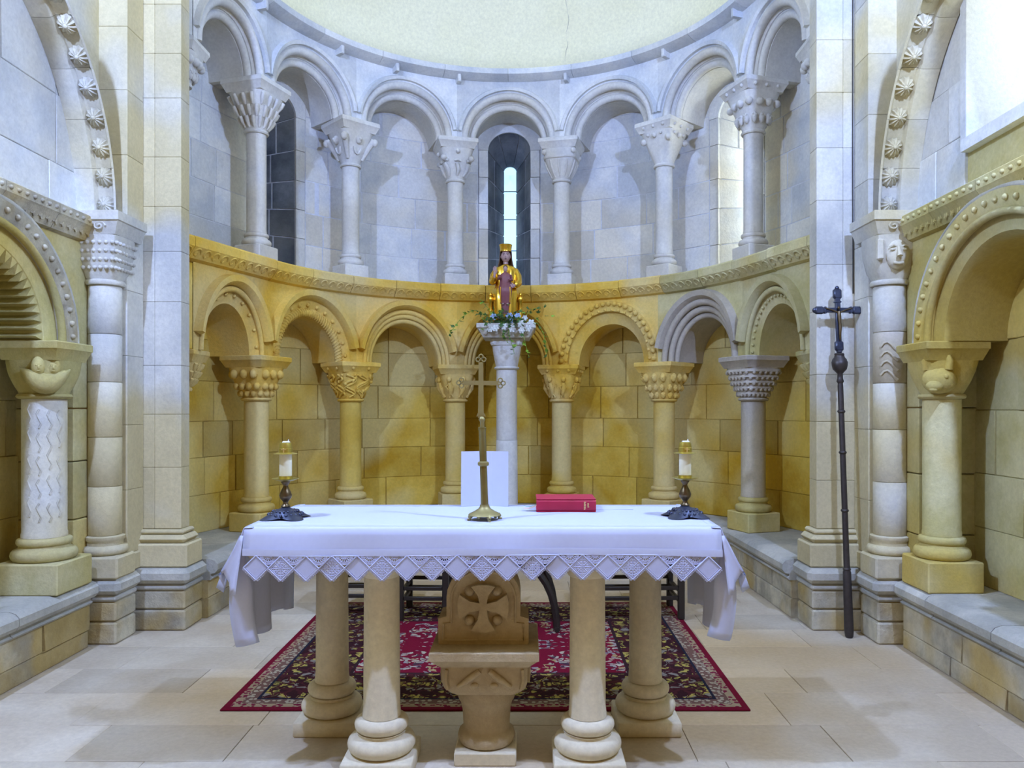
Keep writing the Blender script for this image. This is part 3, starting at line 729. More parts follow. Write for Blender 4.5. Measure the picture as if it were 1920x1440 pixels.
# engaged shafts that carry the rosette arches
for sg, sd in ((-1, 'left'), (1, 'right')):
    o = empty('engaged_column', (sg*2.52, 5.07, 0)); r = .10
    tag(o, 'tall engaged shaft with %s capital carrying the %s rosette arch' % ('sawtooth' if sg < 0 else 'human mask', sd), 'column')
    MB().cbox(-.15, .15, -.14, .10, ZB, ZB+.14, .012).build('plinth', M['pier'], o, 30)
    MB().lathe([(.12, ZB+.14), (.138, ZB+.155), (.14, ZB+.175), (.128, ZB+.195), (.108, ZB+.20), (.108, ZB+.225), (.118, ZB+.235), (.118, ZB+.255), (.10, ZB+.262)], n=32).build('base', M['pier'], o, 50)
    zc = courses(ZB+.262, 2.27, .32)
    for j, (z0, z1) in enumerate(zip(zc[:-1], zc[1:])):
        d = MB().lathe([(r-.004, z0+.001), (r, z0+.005), (r, z1-.005), (r-.004, z1-.001)], n=32).build('drum', M['grey'] if (sg > 0 and j == 3) else M['pier'], o, 50)
        if sg > 0 and j == 3:
            k = MB()
            for q in range(4): k.tube([(.101*cos(-pi/2-.95+x*.2), .101*sin(-pi/2-.95+x*.2), z0+.05+q*.06+.03*sin(x*.9)) for x in range(6)], .010, 6)
            k.build('spiral_relief', M['grey'], d, 60)
    m = MB(); m.lathe([(.09, 2.27), (.115, 2.275), (.122, 2.29), (.115, 2.305), (.09, 2.31)], n=32)
    def sq(q, z, f=.5):
        out = []
        for i in range(24):
            t = 2*pi*i/24; c, s_ = cos(t), sin(t); p = 2+6*f; kq = (abs(c)**p+abs(s_)**p)**(-1/p); out.append((q*kq*c, q*kq*s_, z))
        return out
    m.rings([sq(.100, 2.305, .1), sq(.118, 2.36, .5), sq(.134, 2.46, .9), sq(.14, 2.58, 1)])
    c = m.build('capital', M['pier'], o, 50); k = MB()
    if sg < 0:
        for j in range(4):
            z = 2.375+j*.052; w = .125+.004*j
            for i in range(7):
                u = -w+2*w*(i+.5)/7
                k.ell((u, -w, z), (.014, .016, .013), 6, 4); k.ell((w, u, z), (.016, .014, .013), 6, 4)
    else:
        k.ell((-.01, -.125, 2.455), (.075, .045, .095), 16, 10)
        k.tube([(-.02, -.165, 2.50), (-.022, -.180, 2.46), (-.022, -.188, 2.435)], [.009, .014, .018], 7)
        for e in (-.055, .02):
            k.ell((e, -.164, 2.480), (.018, .008, .009), 8, 5); k.tube([(e-.022, -.160, 2.497), (e, -.170, 2.507), (e+.022, -.160, 2.500)], .006, 5)
        k.tube([(-.048, -.158, 2.398), (-.02, -.170, 2.392), (.012, -.158, 2.398)], .008, 6)
        for a_, b_ in ((.085, .14), (-.14, -.10)): MB().cbox(a_, b_, -.15, -.11, 2.42, 2.55, .008).build('carved_lock', M['pier'], c, 30)
    k.build('carving', M['pier'], c, 60)
    m = MB()
    def rc(q, z): return [(-q, -q, z), (q, -q, z), (q, .2, z), (-q, .2, z)]
    m.rings([rc(.135, 2.582), rc(.165, 2.66), rc(.175, 2.665), rc(.175, 2.72), rc(.165, 2.725)])
    ab_ = m.build('abacus', M['pier'], o, 25); k = MB()
    for e in (-.045, .045): k.tube([(e*1.0+(.040-.0028*x)*cos(x*.75), -.153-.005, 2.628+(.032-.0022*x)*sin(x*.75)) for x in range(13)], .006, 5)
    k.build('carved_scroll', M['pier'], ab_, 60)
# ---------------------------------------------------------------- altar
AX0, AX1, AY0, AY1, AZ = -.93, .95, 3.135, 3.86, 1.015
al = empty('altar', (0, 3.5, 0)); tag(al, 'stone altar table on four round columns under a white lace cloth', 'altar')
pb(MB().cbox(AX0, AX1, AY0, AY1, .895, AZ, .012), 'tabletop', M['altar'], al)
for x, y in ((-.42, 3.30), (.44, 3.30), (-.73, 3.72), (.745, 3.72)):
    lg = pb(MB().lathe([(.080, .215), (.076, .26), (.073, .80), (.080, .803)], (x, y, 0), 32), 'column_leg', M['altar'], al, 50)
    def sub(m, name): return pb_sub(m, name, lg)
    def torus(R_, r_, z): return [(R_-.05, z-r_)]+[(R_+r_*sin(pi*i/10), z-r_*cos(pi*i/10)) for i in range(11)]+[(R_-.05, z+r_)]
    def pb_sub(m, name, par):
        l = al.location; m.v = [(a-l[0], b-l[1], c-l[2]) for a, b, c in m.v]; return m.build(name, M['altar'], par, 50)
    pb_sub(MB().cbox(x-.145, x+.145, y-.145, y+.145, 0, .068, .006), 'plinth', lg)
    pb_sub(MB().lathe(torus(.105, .036, .105), (x, y, 0), 36).lathe([(.10, .14), (.098, .15), (.104, .155)], (x, y, 0), 36).lathe(torus(.082, .030, .183), (x, y, 0), 36), 'base', lg)
    pb_sub(MB().lathe([(.074, .795), (.082, .80), (.098, .83), (.105, .85), (.105, .893), (.09, .894)], (x, y, 0), 32), 'capital', lg)

# tablecloth -----------------------------------------------------
ZT = AZ+.006
tc = MB(); NX = 60
def wob(x, f, p): return sin(x*f+p)
front = []
for j in range(8):
    row_ = []
    for i in range(NX+1):
        x = AX0-.006+(AX1-AX0+.012)*i/NX
        if j == 0: y, z = AY0+.03, ZT
        elif j == 1: y, z = AY0+.006, ZT-.001
        elif j == 2: y, z = AY0-.006, ZT-.008
        else:
            q = (j-2)/5; y = AY0-.008-.012*q-.006*q*wob(x, 7, 1)-.004*q*wob(x, 15, 0); z = ZT-.010-q*.098+.003*wob(x, 4, .5)*q
        row_.append((x, y, z))
    front.append(row_)
tc.sheet(front)
hem_front = front[-1]
tc.sheet([[(AX0-.006+(AX1-AX0+.012)*i/NX, AY0+.03+(AY1-AY0-.06)*j/10, ZT+.0008*wob(i*.8, 1, j)) for i in range(NX+1)] for j in range(11)])
tc.sheet([[(AX0-.006+(AX1-AX0+.012)*i/NX, y, z) for i in range(NX+1)] for y, z in ((AY1-.03, ZT), (AY1+.004, ZT-.002), (AY1+.010, ZT-.012), (AY1+.016, ZT-.11), (AY1+.014, ZT-.2))])
for sg, X in ((-1, AX0), (1, AX1)):
    rows = []
    bot = .535 if sg < 0 else .56
    for j in range(18):
        r_ = []
        q = max(0, (j-2)/15)
        for i in range(-4, 33):
            v = max(0, i)/32; y = AY0-.008+(AY1-AY0+.022)*v
            if j == 0: x, z = X-sg*.03, ZT
            elif j == 1: x, z = X+sg*.004, ZT-.002
            elif j == 2: x, z = X+sg*.008, ZT-.010
            else:
                fl_ = (.022*sin(v*21+1.0)*q+.02*cos(v*9+.3)*q)*min(1, v*6)
                bow = .062*sin(q*pi*.78)*(1-v)**3+.035*q**.7*v**.5
                x = X+sg*(.010+fl_+bow); z = ZT-.010-q*(ZT-.010-bot)+q*.02*sin(v*11)
                y = y+q*(.05*(1-v)**2)-.012*q*sin(v*21+.4)
            if i < 0:      # the free front edge turns in towards the columns
                g = -i/4; x -= sg*g*.085*min(1, q*2.0); y += -.018*sin(g*pi)*q+.02*g*q; z += .015*g*q
            r_.append((x, y, z))
        rows.append(r_)
    tc.sheet(rows)
    ear = []
    for j in range(9):      # corner of the lace edge folded outwards
        q = j/8; r_ = []
        for i in range(9):
            g = i/8; a = g*pi*.6-.1; sp = .012+.062*q
            r_.append((X+sg*(.006+.03*q+sp*sin(a)*(1+.25*cos(g*14)*q)), AY0-.012-.030*q*cos(a*1.2)+.04*q*g-.012*q*sin(g*15), ZT-.03-q*(.19+.045*sin(g*9+1))))
        ear.append(r_)
    tc.sheet(ear)
cl = tc.build('tablecloth', M['linen'], None, 180)
tag(cl, 'white linen altar cloth with a zigzag lace edge hanging in front', 'tablecloth')
so = cl.modifiers.new('thickness', 'SOLIDIFY'); so.thickness = .0022; so.offset = 1
# hem band and lace
hb = [[(x, y-.0035, z+.028) for x, y, z in hem_front], [(x, y-.004, z+.026) for x, y, z in hem_front], [(x, y-.004, z) for x, y, z in hem_front], [(x, y-.0005, z-.001) for x, y, z in hem_front]]
MB().sheet(hb).build('hem', M['linen'], cl, 60)
nd = 19; dw = (AX1-AX0)/nd; hh = .048
def bar(m, a, b, w=.0045, t=.0025):
    m.tube([(a[0], 0, a[1]), (b[0], 0, b[1])], w*.6, 5)
def lace_diamond(solid):
    m = MB(); P = [(0, hh), (dw/2, 0), (0, -hh), (-dw/2, 0)]
    for i in range(4): bar(m, P[i], P[(i+1) % 4], .006)
    Q = [(x*.82, z*.82) for x, z in P]
    for i in range(4): bar(m, Q[i], Q[(i+1) % 4], .0035)
    if solid: m.prism([(x*.84, z*.84) for x, z in P], -.001, .001, lambda a, d, b: (a, d, b))
    else:
        for i in range(8):
            a = pi*i/4; bar(m, (0, 0), (.036*cos(a), .036*sin(a)), .004)
            m.ell((.020*cos(a+pi/8), 0, .020*sin(a+pi/8)), (.0075, .0015, .0075), 8, 4)
        for r_ in (.010, .029): m.tube([(r_*cos(2*pi*i/14), 0, r_*sin(2*pi*i/14)) for i in range(15)], .0022, 5)
    for i in (1, 2):       # picot edge along the two lower sides
        for q in range(9):
            a, b = P[i], P[(i+1) % 4]; f = (q+.5)/9; n_ = (1 if i == 1 else -1)
            m.ell((a[0]+(b[0]-a[0])*f+n_*.004, 0, a[1]+(b[1]-a[1])*f-.004), (.0035, .0015, .0035), 6, 4)
    return m
def lace_fan():
    m = MB(); P = [(-dw/2, hh), (dw/2, hh), (0, 0)]
    for i in range(3): bar(m, P[i], P[(i+1) % 3], .004)
    for i in range(9): a = pi+pi*i/8; bar(m, (0, hh), (.040*cos(a), hh+.036*sin(a)), .003)
    for r_ in (.012, .024, .034): m.tube([(r_*cos(pi+pi*i/10), 0, hh+r_*sin(pi+pi*i/10)) for i in range(11)], .002, 5)
    for i in range(8): a = pi+pi*(i+.5)/8; m.ell((.029*cos(a), 0, hh+.029*sin(a)), (.005, .0015, .005), 6, 4)
    return m
mk = {}
for i in range(nd):
    x = AX0+dw*(i+.5); k0 = min(range(len(hem_front)), key=lambda q: abs(hem_front[q][0]-x)); _, y, z = hem_front[k0]
    for nm, fn, xx in (('lace_diamond', lambda: lace_diamond(i % 2 == 0), x), ('lace_fan', lace_fan, x+dw/2)):
        key = nm+str(i % 2 if nm == 'lace_diamond' else '')
        if nm == 'lace_fan' and i == nd-1: continue
        if key not in mk: o = fn().build(nm, M['lace'], cl, 60); mk[key] = o.data
        else: o = link(nm, mk[key], cl)
        o.location = (xx, y-.003, z-hh+.001)

# ---------------------------------------------------------------- things on the altar
ZA = ZT+.0025
def candle_set(x, y, lab, ang):
    o = empty('candlestick', (x, y, ZA), ang); o.scale = (1.06,)*3; tag(o, 'ornate %s candlestick with dark scrolled foot and brass stem' % lab, 'candlestick', 'altar candlesticks')
    m = MB(); rows = []
    for w, z, sc in ((.088, 0, .28), (.080, .006, .25), (.066, .018, .16), (.050, .030, .08), (.040, .036, .02), (.022, .040, 0), (.016, .046, 0)):
        rows.append([((w*(1+sc*cos(4*a)*.9))*cos(a+pi/4), (w*(1+sc*cos(4*a)*.9))*sin(a+pi/4), z+(.008*(1-cos(4*a))/2 if z < .01 else 0)) for a in [2*pi*i/48 for i in range(48)]])
    m.rings(rows)
    f = m.build('foot', M['pewter'], o, 60); k = MB()
    for i in range(20):
        a = 2*pi*i/20; k.ell((.066*cos(a), .066*sin(a), .019), (.007, .007, .006), 6, 4); k.ell((.050*cos(a+.15), .050*sin(a+.15), .031), (.005, .005, .005), 6, 4)
    k.build('beading', M['pewter'], f, 60)
    MB().lathe([(.014, .044), (.019, .050), (.013, .056), (.009, .064), (.012, .070), (.022, .082), (.025, .094), (.020, .108), (.012, .124), (.009, .132), (.012, .138), (.018, .146), (.018, .150), (.012, .151)], n=24).build('stem', M['bronze'], o, 60)
    MB().lathe([(.012, .1505), (.03, .152), (.052, .160), (.0535, .162), (.03, .156), (.012, .1545)], n=28).build('drip_pan', M['brass'], o, 60)
    MB().lathe([(.012, .156), (.027, .1565), (.0275, .172), (.0255, .172), (.025, .158)], n=24).build('socket', M['brass'], o, 50)
    c = empty('candle', (x, y, ZA+.1585*1.06), ang); c.scale = (1.06,)*3; tag(c, 'thick cream candle stub in the %s candlestick with a brass cap' % lab, 'candle', 'altar candles')
    MB().lathe([(.0235, 0), (.0245, .004), (.0245, .108), (.02, .110)], n=24).build('wax', M['wax'], c, 50)
    cp = MB().lathe([(.046, .1015), (.048, .1025), (.0275, .1075), (.0275, .125), (.0262, .126), (.0265, .129), (.0225, .146), (.019, .148), (.019, .146)], n=28).build('cap', M['brass'], c, 40)
    MB().box(-.002, .002, -.0285, -.0265, .108, .1255).box(-.010, .010, -.0285, -.0262, .1185, .1215).build('cross_mark', M['goldfoil'], cp)
    MB().cbox(-.012, .017, -.008, .008, .143, .153, .003).tube([(.010, 0, .150), (.012, 0, .160)], .002, 5).build('wick_stub', M['waxtop'], c)
candle_set(-.845, 3.375, 'left', 0.0); candle_set(.872, 3.42, 'right', .1)
# cross
o = empty('altar_cross', (.008, 3.335, ZA)); tag(o, 'tall tarnished brass altar cross with trefoil arms on a footed base', 'cross')
m = MB(); m.lathe([(.066, .019), (.070, .021), (.066, .026), (.045, .036), (.026, .048), (.020, .058), (.020, .064), (.012, .065)], n=32)
for i in range(4):
    a = pi/4*0+pi/2*i+.35; c, s_ = cos(a), sin(a); m.tube([(.058*c, .058*s_, .022), (.066*c, .066*s_, .012), (.064*c, .064*s_, .004), (.076*c, .076*s_, .003)], [.010, .009, .006, .005], 7)
    a += pi/4; c, s_ = cos(a), sin(a); m.tube([(.050*c, .050*s_, .022), (.054*c, .054*s_, .010)], [.012, .004], 6)
m.build('base', M['paleb'], o, 60)
def lean(z): return -.020*(z-.06)/.64
def lath(prof): 
    q = MB(); q.rings([[(lean(z)+r_*cos(2*pi*i/24), r_*sin(2*pi*i/24), z) for i in range(24)] for r_, z in prof]); return q
lath([(.0165, .058), (.0155, .10), (.015, .24), (.015, .376), (.017, .378), (.017, .390), (.011, .392)]).build('pole', M['olivebrass'], o, 50)
lath([(.016, .226), (.023, .230), (.024, .236), (.023, .243), (.016, .247)]).build('knop', M['paleb'], o, 50)
lath([(.009, .390), (.009, .415), (.012, .418), (.014, .424), (.010, .432), (.006, .436)]).build('finial', M['paleb'], o, 50)
m = MB(); cx = lean(.56)
def flat(poly, t=.0035): m.prism(poly, -t, t, lambda a, d, b: (cx+a, d, b))
flat([(-.012, .43), (.012, .43), (.0095, .665), (-.0095, .665)]); flat([(-.075, .588), (-.075, .570), (.075, .568), (.075, .586)], .0028)
flat([(-.020, .435), (0, .445), (.020, .435), (.014, .45), (-.014, .45)], .0045)
for bx_, bz in ((0, .677), (-.082, .579), (.082, .577)):
    for dx, dz in ((0, .012), (-.012, 0), (.012, 0), (0, -.012)):
        if (bx_ == 0 and dz < 0) or (bx_ < 0 and dx > 0) or (bx_ > 0 and dx < 0): continue
        m.tube([(cx+bx_+dx+.009*cos(2*pi*i/10), 0, bz+dz+.009*sin(2*pi*i/10)) for i in range(11)], .0028, 6)
m.build('crucifix', M['paleb'], o, 50)
# book
o = empty('book', (.365, 3.67, ZA)); tag(o, 'thick red bound missal lying shut with gold marks on its spine', 'book')
m = MB(); m.cbox(-.135, .135, -.095, .10, 0, .004, .0015); m.cbox(-.135, .135, -.095, .10, .056, .060, .0015); m.rings([[(x, y, z) for y, z in [(-.088, .001), (-.097, .012), (-.099, .03), (-.097, .048), (-.088, .059), (-.085, .059), (-.085, .001)]] for x in (-.135, .135)])
m.build('cover', M['red'], o, 30)
MB().box(-.130, .131, -.086, .096, .004, .056).build('pages', M['page'], o)
m = MB()
for q in range(7):
    m.box(.080, .080+.010*random.uniform(.6, 1), -.0998, -.0975, .012+q*.0052, .0155+q*.0052)
    if 1 < q < 6: m.box(.096, .096+.008*random.uniform(.6, 1), -.0998, -.0975, .012+q*.0052, .0155+q*.0052)
m.build('spine_lettering', M['goldfoil'], o)
for k, (mt, dy, up) in enumerate(((M['orange'], 0, .0), (M['orange'], .012, .004), (M['teal'], .022, .012))):
    rows = [[(-.128-.016*q, -.06+dy+w, .022-.004*q+.0035*(q-2.2)**2*.55+up*(q/5)) for w in (-.006, .006)] for q in range(5)]
    MB().sheet(rows).build('ribbon', mt, o, 60)
sh = MB().cbox(.50, .68, 3.66, 3.79, ZA, ZA+.0015, .0004).build('paper_sheet', M['paper']); tag(sh, 'single white sheet of paper lying right of the red book', 'paper')
# standing folded card
m = MB(); x0 = -.128; x1 = .098; z1 = .262
pts = [(x0, 3.775), (-.045, 3.80), (.02, 3.80), (x1, 3.775)]
for a, b in zip(pts[:-1], pts[1:]): m.add([(a[0], a[1], ZA), (b[0], b[1], ZA), (b[0], b[1]+.02, ZA+z1), (a[0], a[1]+.02, ZA+z1), (a[0], a[1]+.003, ZA), (b[0], b[1]+.003, ZA), (b[0], b[1]+.023, ZA+z1), (a[0], a[1]+.023, ZA+z1)], [(0,1,2,3), (4,5,6,7), (0,1,5,4), (1,2,6,5), (2,3,7,6), (3,0,4,7)])
cd = m.build('folded_card', M['paper'], None, 20); tag(cd, 'white folded card standing upright behind the altar cross', 'card')

# ---------------------------------------------------------------- carved pedestal below the altar
o = empty('carved_pedestal', (.012, 3.42, 0)); tag(o, 'short brown stone pillar with a broad carved capital beneath the altar', 'pedestal')
MB().cbox(-.130, .130, -.130, .130, 0, .055, .005).build('plinth', M['altar'], o)
MB().lathe([(.09, .055), (.116, .062), (.124, .085), (.118, .108), (.104, .118), (.100, .13), (.104, .20), (.112, .235), (.12, .245), (.126, .262), (.128, .30), (.10, .305)], n=32).build('shaft', M['stele'], o, 50)
m = MB()
def sq4(q, z, c=.02): return [(-q+c, -q, z), (q-c, -q, z), (q, -q+c, z), (q, q-c, z), (q-c, q, z), (-q+c, q, z), (-q, q-c, z), (-q, -q+c, z)]
m.rings([sq4(.145, .305, .03), sq4(.168, .330, .03), sq4(.176, .36), sq4(.178, .43)])
c = m.build('capital', M['stele'], o, 30); k = MB()
for e in (-1, 1):
    MB().tube([(e*.02, -.18, .415), (e*.06, -.183, .385), (e*.11, -.181, .35)], [.012, .014, .008], 6).build('carved_leaf', M['stele'], c, 60)
    MB().tube([(e*.155, -.178, .42), (e*.16, -.182, .38), (e*.15, -.178, .34)], .009, 6).build('carved_leaf', M['stele'], c, 60)
    MB().ell((e*.04, -.178, .355), (.018, .008, .012), 8, 5).build('carved_ball', M['stele'], c, 60)
    for s2 in (-.1, -.03, .04, .11): MB().tube([(e*.178, s2, .42), (e*.183, s2+.02, .38), (e*.178, s2, .345)], .009, 6).build('carved_leaf', M['stele'], c, 60)
m = MB(); m.rings([sq4(.182, .431, .004), sq4(.215, .462, .004), sq4(.224, .468, .004), sq4(.224, .498, .004), sq4(.220, .502, .004)])
m.build('abacus', M['stele'], o, 25)
# disc stele with a cross
o = empty('carved_stele', (.004, 3.40, .5025)); tag(o, 'carved stone block with a flared cross in relief, set on the pedestal', 'stele')
out = [(-.182, 0), (.182, 0), (.190, .012), (.190, .105), (.158, .112), (.158, .135), (.150, .14)]
out = [(-.186, 0), (.186, 0), (.190, .008), (.190, .108), (.155, .118), (.155, .20)]+[(.155*cos(a), .20+.135*sin(a)) for a in [pi*i/14 for i in range(1, 14)]]+[(-.155, .20), (-.155, .118), (-.190, .108), (-.190, .008)]
idt = lambda a, d, b: (a, d, b)
MB().prism(out, -.085, .10, idt).build('body', M['stele'], o, 30)
m = MB()
inner = [(-.168, .018), (.168, .018), (.168, .088), (.135, .092), (.135, .19)]+[(.135*cos(a), .19+.12*sin(a)) for a in [pi*i/14 for i in range(1, 14)]]+[(-.135, .19), (-.135, .092), (-.168, .088), (-.168, .018)]
m.tube([(a, -.086, b) for a, b in inner], .0055, 5); m.build('border', M['stele'], o, 60)
m = MB(); cz = .165; poly = []
for k in range(4):
    a = pi/2*k; c_, s_ = cos(a), sin(a); arm = [(.015, .015), (.022, .055), (.050, .098), (.02, .106), (-.02, .106), (-.050, .098), (-.022, .055)]
    if k == 0: arm = [(x, y*.85) for x, y in arm]
    poly += [(x*c_-y*s_, cz+x*s_+y*c_) for x, y in arm]
m.prism(poly, -.116, -.084, idt); m.build('cross', M['stele'], o, 30)
for x, z in ((-.058, cz-.062), (.058, cz-.062), (-.058, cz+.06), (.058, cz+.06)): MB().ell((x, -.086, z), (.022, .022, .022), 12, 7).build('boss', M['stele'], o, 60)

# ---------------------------------------------------------------- rug
RX0, RX1, RY0, RY1 = -1.325, 1.29, 3.885, 6.02
def rug_mat():
    m, nt, b = mat_new('red_floral_rug'); L = nt.links.new
    tcn = N(nt, 'ShaderNodeTexCoord'); sx = N(nt, 'ShaderNodeSeparateXYZ'); L(tcn.outputs['Object'], sx.inputs[0])
    def mth(op, a, b_=None):
        n_ = N(nt, 'ShaderNodeMath', operation=op)
        for i, v in enumerate((a, b_)):
            if v is None: continue
            if hasattr(v, 'is_linked'): L(v, n_.inputs[i])
            else: n_.inputs[i].default_value = v
        return n_.outputs[0]
    ex = mth('SUBTRACT', (RX1-RX0)/2, mth('ABSOLUTE', sx.outputs[0])); ey = mth('SUBTRACT', (RY1-RY0)/2, mth('ABSOLUTE', sx.outputs[1]))
    e = mth('MINIMUM', ex, ey)
    def gt(a, v): return mth('GREATER_THAN', a, v)
    # mirrored coordinates make the pattern symmetrical as woven rugs are
    cmb = N(nt, 'ShaderNodeCombineXYZ'); L(mth('ABSOLUTE', sx.outputs[0]), cmb.inputs[0]); L(mth('ABSOLUTE', sx.outputs[1]), cmb.inputs[1])
    wn = N(nt, 'ShaderNodeTexNoise', i_Scale=14.0, i_Detail=2.0); L(cmb.outputs[0], wn.inputs['Vector'])
    wv = N(nt, 'ShaderNodeVectorMath', operation='MULTIPLY_ADD'); wv.inputs[1].default_value = (.09, .09, 0); L(wn.outputs['Color'], wv.inputs[0]); L(cmb.outputs[0], wv.inputs[2])
    def vor(sc, feat='F1'):
        v = N(nt, 'ShaderNodeTexVoronoi', i_Scale=sc, feature=feat); L(wv.outputs[0], v.inputs['Vector']); return v
    def noise(sc, det=2.0):
        v = N(nt, 'ShaderNodeTexNoise', i_Scale=sc, i_Detail=det); L(wv.outputs[0], v.inputs['Vector']); return v.outputs[0]
    v1 = vor(17); v2 = vor(30); v3 = vor(11, 'DISTANCE_TO_EDGE')
    n1 = noise(4.2); n2 = noise(24); n3 = noise(9)
    # field: red with cream, grey and olive blossoms in clusters
    fcol = mixc(nt, ramp(nt, v1.outputs['Color'], .3, .7), (.42,.36,.25), (.26,.23,.22))
    fcol = mixc(nt, gt(n2, .56), fcol, (.06,.028,.04))
    fcol = mixc(nt, gt(n3, .60), fcol, (.34,.24,.10))
    fm = mth('MULTIPLY', mth('LESS_THAN', v2.outputs['Distance'], .50), gt(n1, .47))
    field = mixc(nt, fm, (.15,.004,.018), fcol)
    field = mixc(nt, mth('MULTIPLY', gt(n1, .62), gt(n2, .55)), field, (.26,.22,.15))
    # wide border: dark olive ground with yellow scrolls
    bcol = mixc(nt, gt(n2, .52), (.36,.28,.06), (.12,.10,.03)); bcol = mixc(nt, gt(n3, .56), bcol, (.20,.17,.13))
    bord = mixc(nt, mth('MULTIPLY', gt(noise(13), .46), mth('LESS_THAN', v2.outputs['Distance'], .55)), (.03,.008,.010), bcol)
    bord = mixc(nt, mth('LESS_THAN', v3.outputs['Distance'], .05), bord, (.06,.012,.014))
    # guard stripe
    chk = N(nt, 'ShaderNodeTexVoronoi', i_Scale=38.0); L(tcn.outputs['Object'], chk.inputs['Vector'])
    guard = mixc(nt, gt(chk.outputs['Distance'], .42), (.34,.29,.19), (.14,.07,.05))
    redg = mixc(nt, gt(chk.outputs['Distance'], .46), (.15,.012,.03), (.30,.22,.12))
    c = mixc(nt, gt(e, .035), (.14,.004,.016), redg)
    c = mixc(nt, gt(e, .075), c, guard); c = mixc(nt, gt(e, .135), c, (.015,.015,.025)); c = mixc(nt, gt(e, .150), c, bord)
    c = mixc(nt, gt(e, .52), c, (.03,.012,.014)); c = mixc(nt, gt(e, .54), c, field)
    L(c, b.inputs['Base Color']); b.inputs['Roughness'].default_value = .95; b.inputs['Specular IOR Level'].default_value = .1
    bp = N(nt, 'ShaderNodeBump', i_Strength=.5, i_Distance=.004); fn_ = N(nt, 'ShaderNodeTexNoise', i_Scale=220.0); L(tcn.outputs['Object'], fn_.inputs['Vector']); L(fn_.outputs[0], bp.inputs['Height']); L(bp.outputs[0], b.inputs['Normal'])
    return m
M['rug'] = rug_mat()
rg = MB(); w_, d_ = (RX1-RX0)/2, (RY1-RY0)/2; rg.cbox(-w_, w_, -d_, d_, .0015, .011, .003)
rg = rg.build('rug', M['rug'], None, 30, ((RX0+RX1)/2, (RY0+RY1)/2, 0)); tag(rg, 'dark red patterned floral carpet spread behind the altar', 'rug')

# ---------------------------------------------------------------- dark seats behind the altar
def stool(x, y, w, d, h, rz, label):
    o = empty('wooden_stool', (x, y, .0115), rz); tag(o, label, 'stool', 'dark seats behind the altar')
    MB().cbox(-w/2-.01, w/2+.01, -d/2-.01, d/2+.01, h, h+.045, .012).build('seat', M['wood'], o)
    for sx in (-1, 1):
        for sy in (-1, 1):
            a, b = sx*(w/2-.022), sy*(d/2-.022); MB().cbox(a-.022, a+.022, b-.022, b+.022, 0, h-.001, .004).build('leg', M['wood'], o)
    for z in (.135, .205):
        for sy in (-1, 1): b = sy*(d/2-.022); MB().cbox(-w/2+.044, w/2-.044, b-.012, b+.012, z, z+.026, .003).build('stretcher', M['wood'], o)
        for sx in (-1, 1): a = sx*(w/2-.022); MB().cbox(a-.012, a+.012, -d/2+.044, d/2-.044, z-.03, z-.004, .003).build('stretcher', M['wood'], o)
stool(-.99, 5.78, .42, .40, .42, .02, 'dark wooden stool behind the left altar columns, partly hidden')
stool(-.53, 5.70, .36, .40, .42, -.03, 'dark wooden stool seen between the front left altar column and the pedestal')
stool(.98, 5.72, .62, .42, .42, .03, 'wide dark wooden stool behind the right altar columns')
o = empty('curved_leg_chair', (.13, 5.45, .0115)); tag(o, 'dark folding chair with curved legs behind the carved stele', 'chair', 'dark seats behind the altar')
for sx in (-1, 1):
    for y in (-.22, .22):
        MB().tube([(sx*.02*0+sx*(.02+.24*sin(q*pi/2)), y, .44-.43*(1-cos(q*pi/2))) if q < 1 else (sx*.26, y, .012) for q in [i/8 for i in range(9)]], [.024]*9, 8).build('leg', M['wood'], o)
    MB().tube([(sx*.26, -.25, .018), (sx*.26, .25, .018)], .018, 8).build('foot_rail', M['wood'], o)
    MB().tube([(sx*.24, -.24, .44), (sx*.27, 0, .50), (sx*.24, .24, .60)], .02, 8).build('arm', M['wood'], o)
MB().cbox(-.25, .25, -.22, .22, .425, .46, .012).build('seat', M['wood'], o)

# ---------------------------------------------------------------- statue column
PX, PY = -.005, 7.85
o = empty('statue_column', (PX, PY, 0)); tag(o, 'pale free-standing column carrying the gilded statue', 'column')
MB().cbox(-.19, .19, -.19, .19, 0, .12, .01).build('plinth', M['palecol'], o)
MB().lathe([(.12, .12), (.165, .135), (.17, .165), (.15, .19), (.128, .20), (.138, .215), (.138, .235), (.112, .25)], n=32).build('base', M['palecol'], o)
MB().lathe([(.112, .25), (.106, 1.17), (.104, 1.172)], n=32).build('drum', M['palecol'], o, 50)
MB().lathe([(.104, 1.174), (.103, 1.69), (.103, 1.87), (.10, 1.872)], n=32).build('drum', M['palecol'], o, 50)
capital('none', o, 1.868, .100, .145, .30, M['palecol'])
m = MB(); m.rings([sq4(.150, 2.105, .03), sq4(.158, 2.12, .03), sq4(.158, 2.168, .03), sq4(.150, 2.172, .03)]); m.build('collar', M['palecol'], o, 30)
m = MB(); m.rings([sq4(.225, 2.173, .004), sq4(.270, 2.255, .004), sq4(.285, 2.262, .004), sq4(.285, 2.302, .004), sq4(.28, 2.306, .004)])
a_ = m.build('abacus', M['palecol'], o, 25)
for i in range(5): MB().ell((-.2+.1*i, -.252, 2.22), (.026, .016, .026), 10, 6).build('boss', M['palecol'], a_, 60)

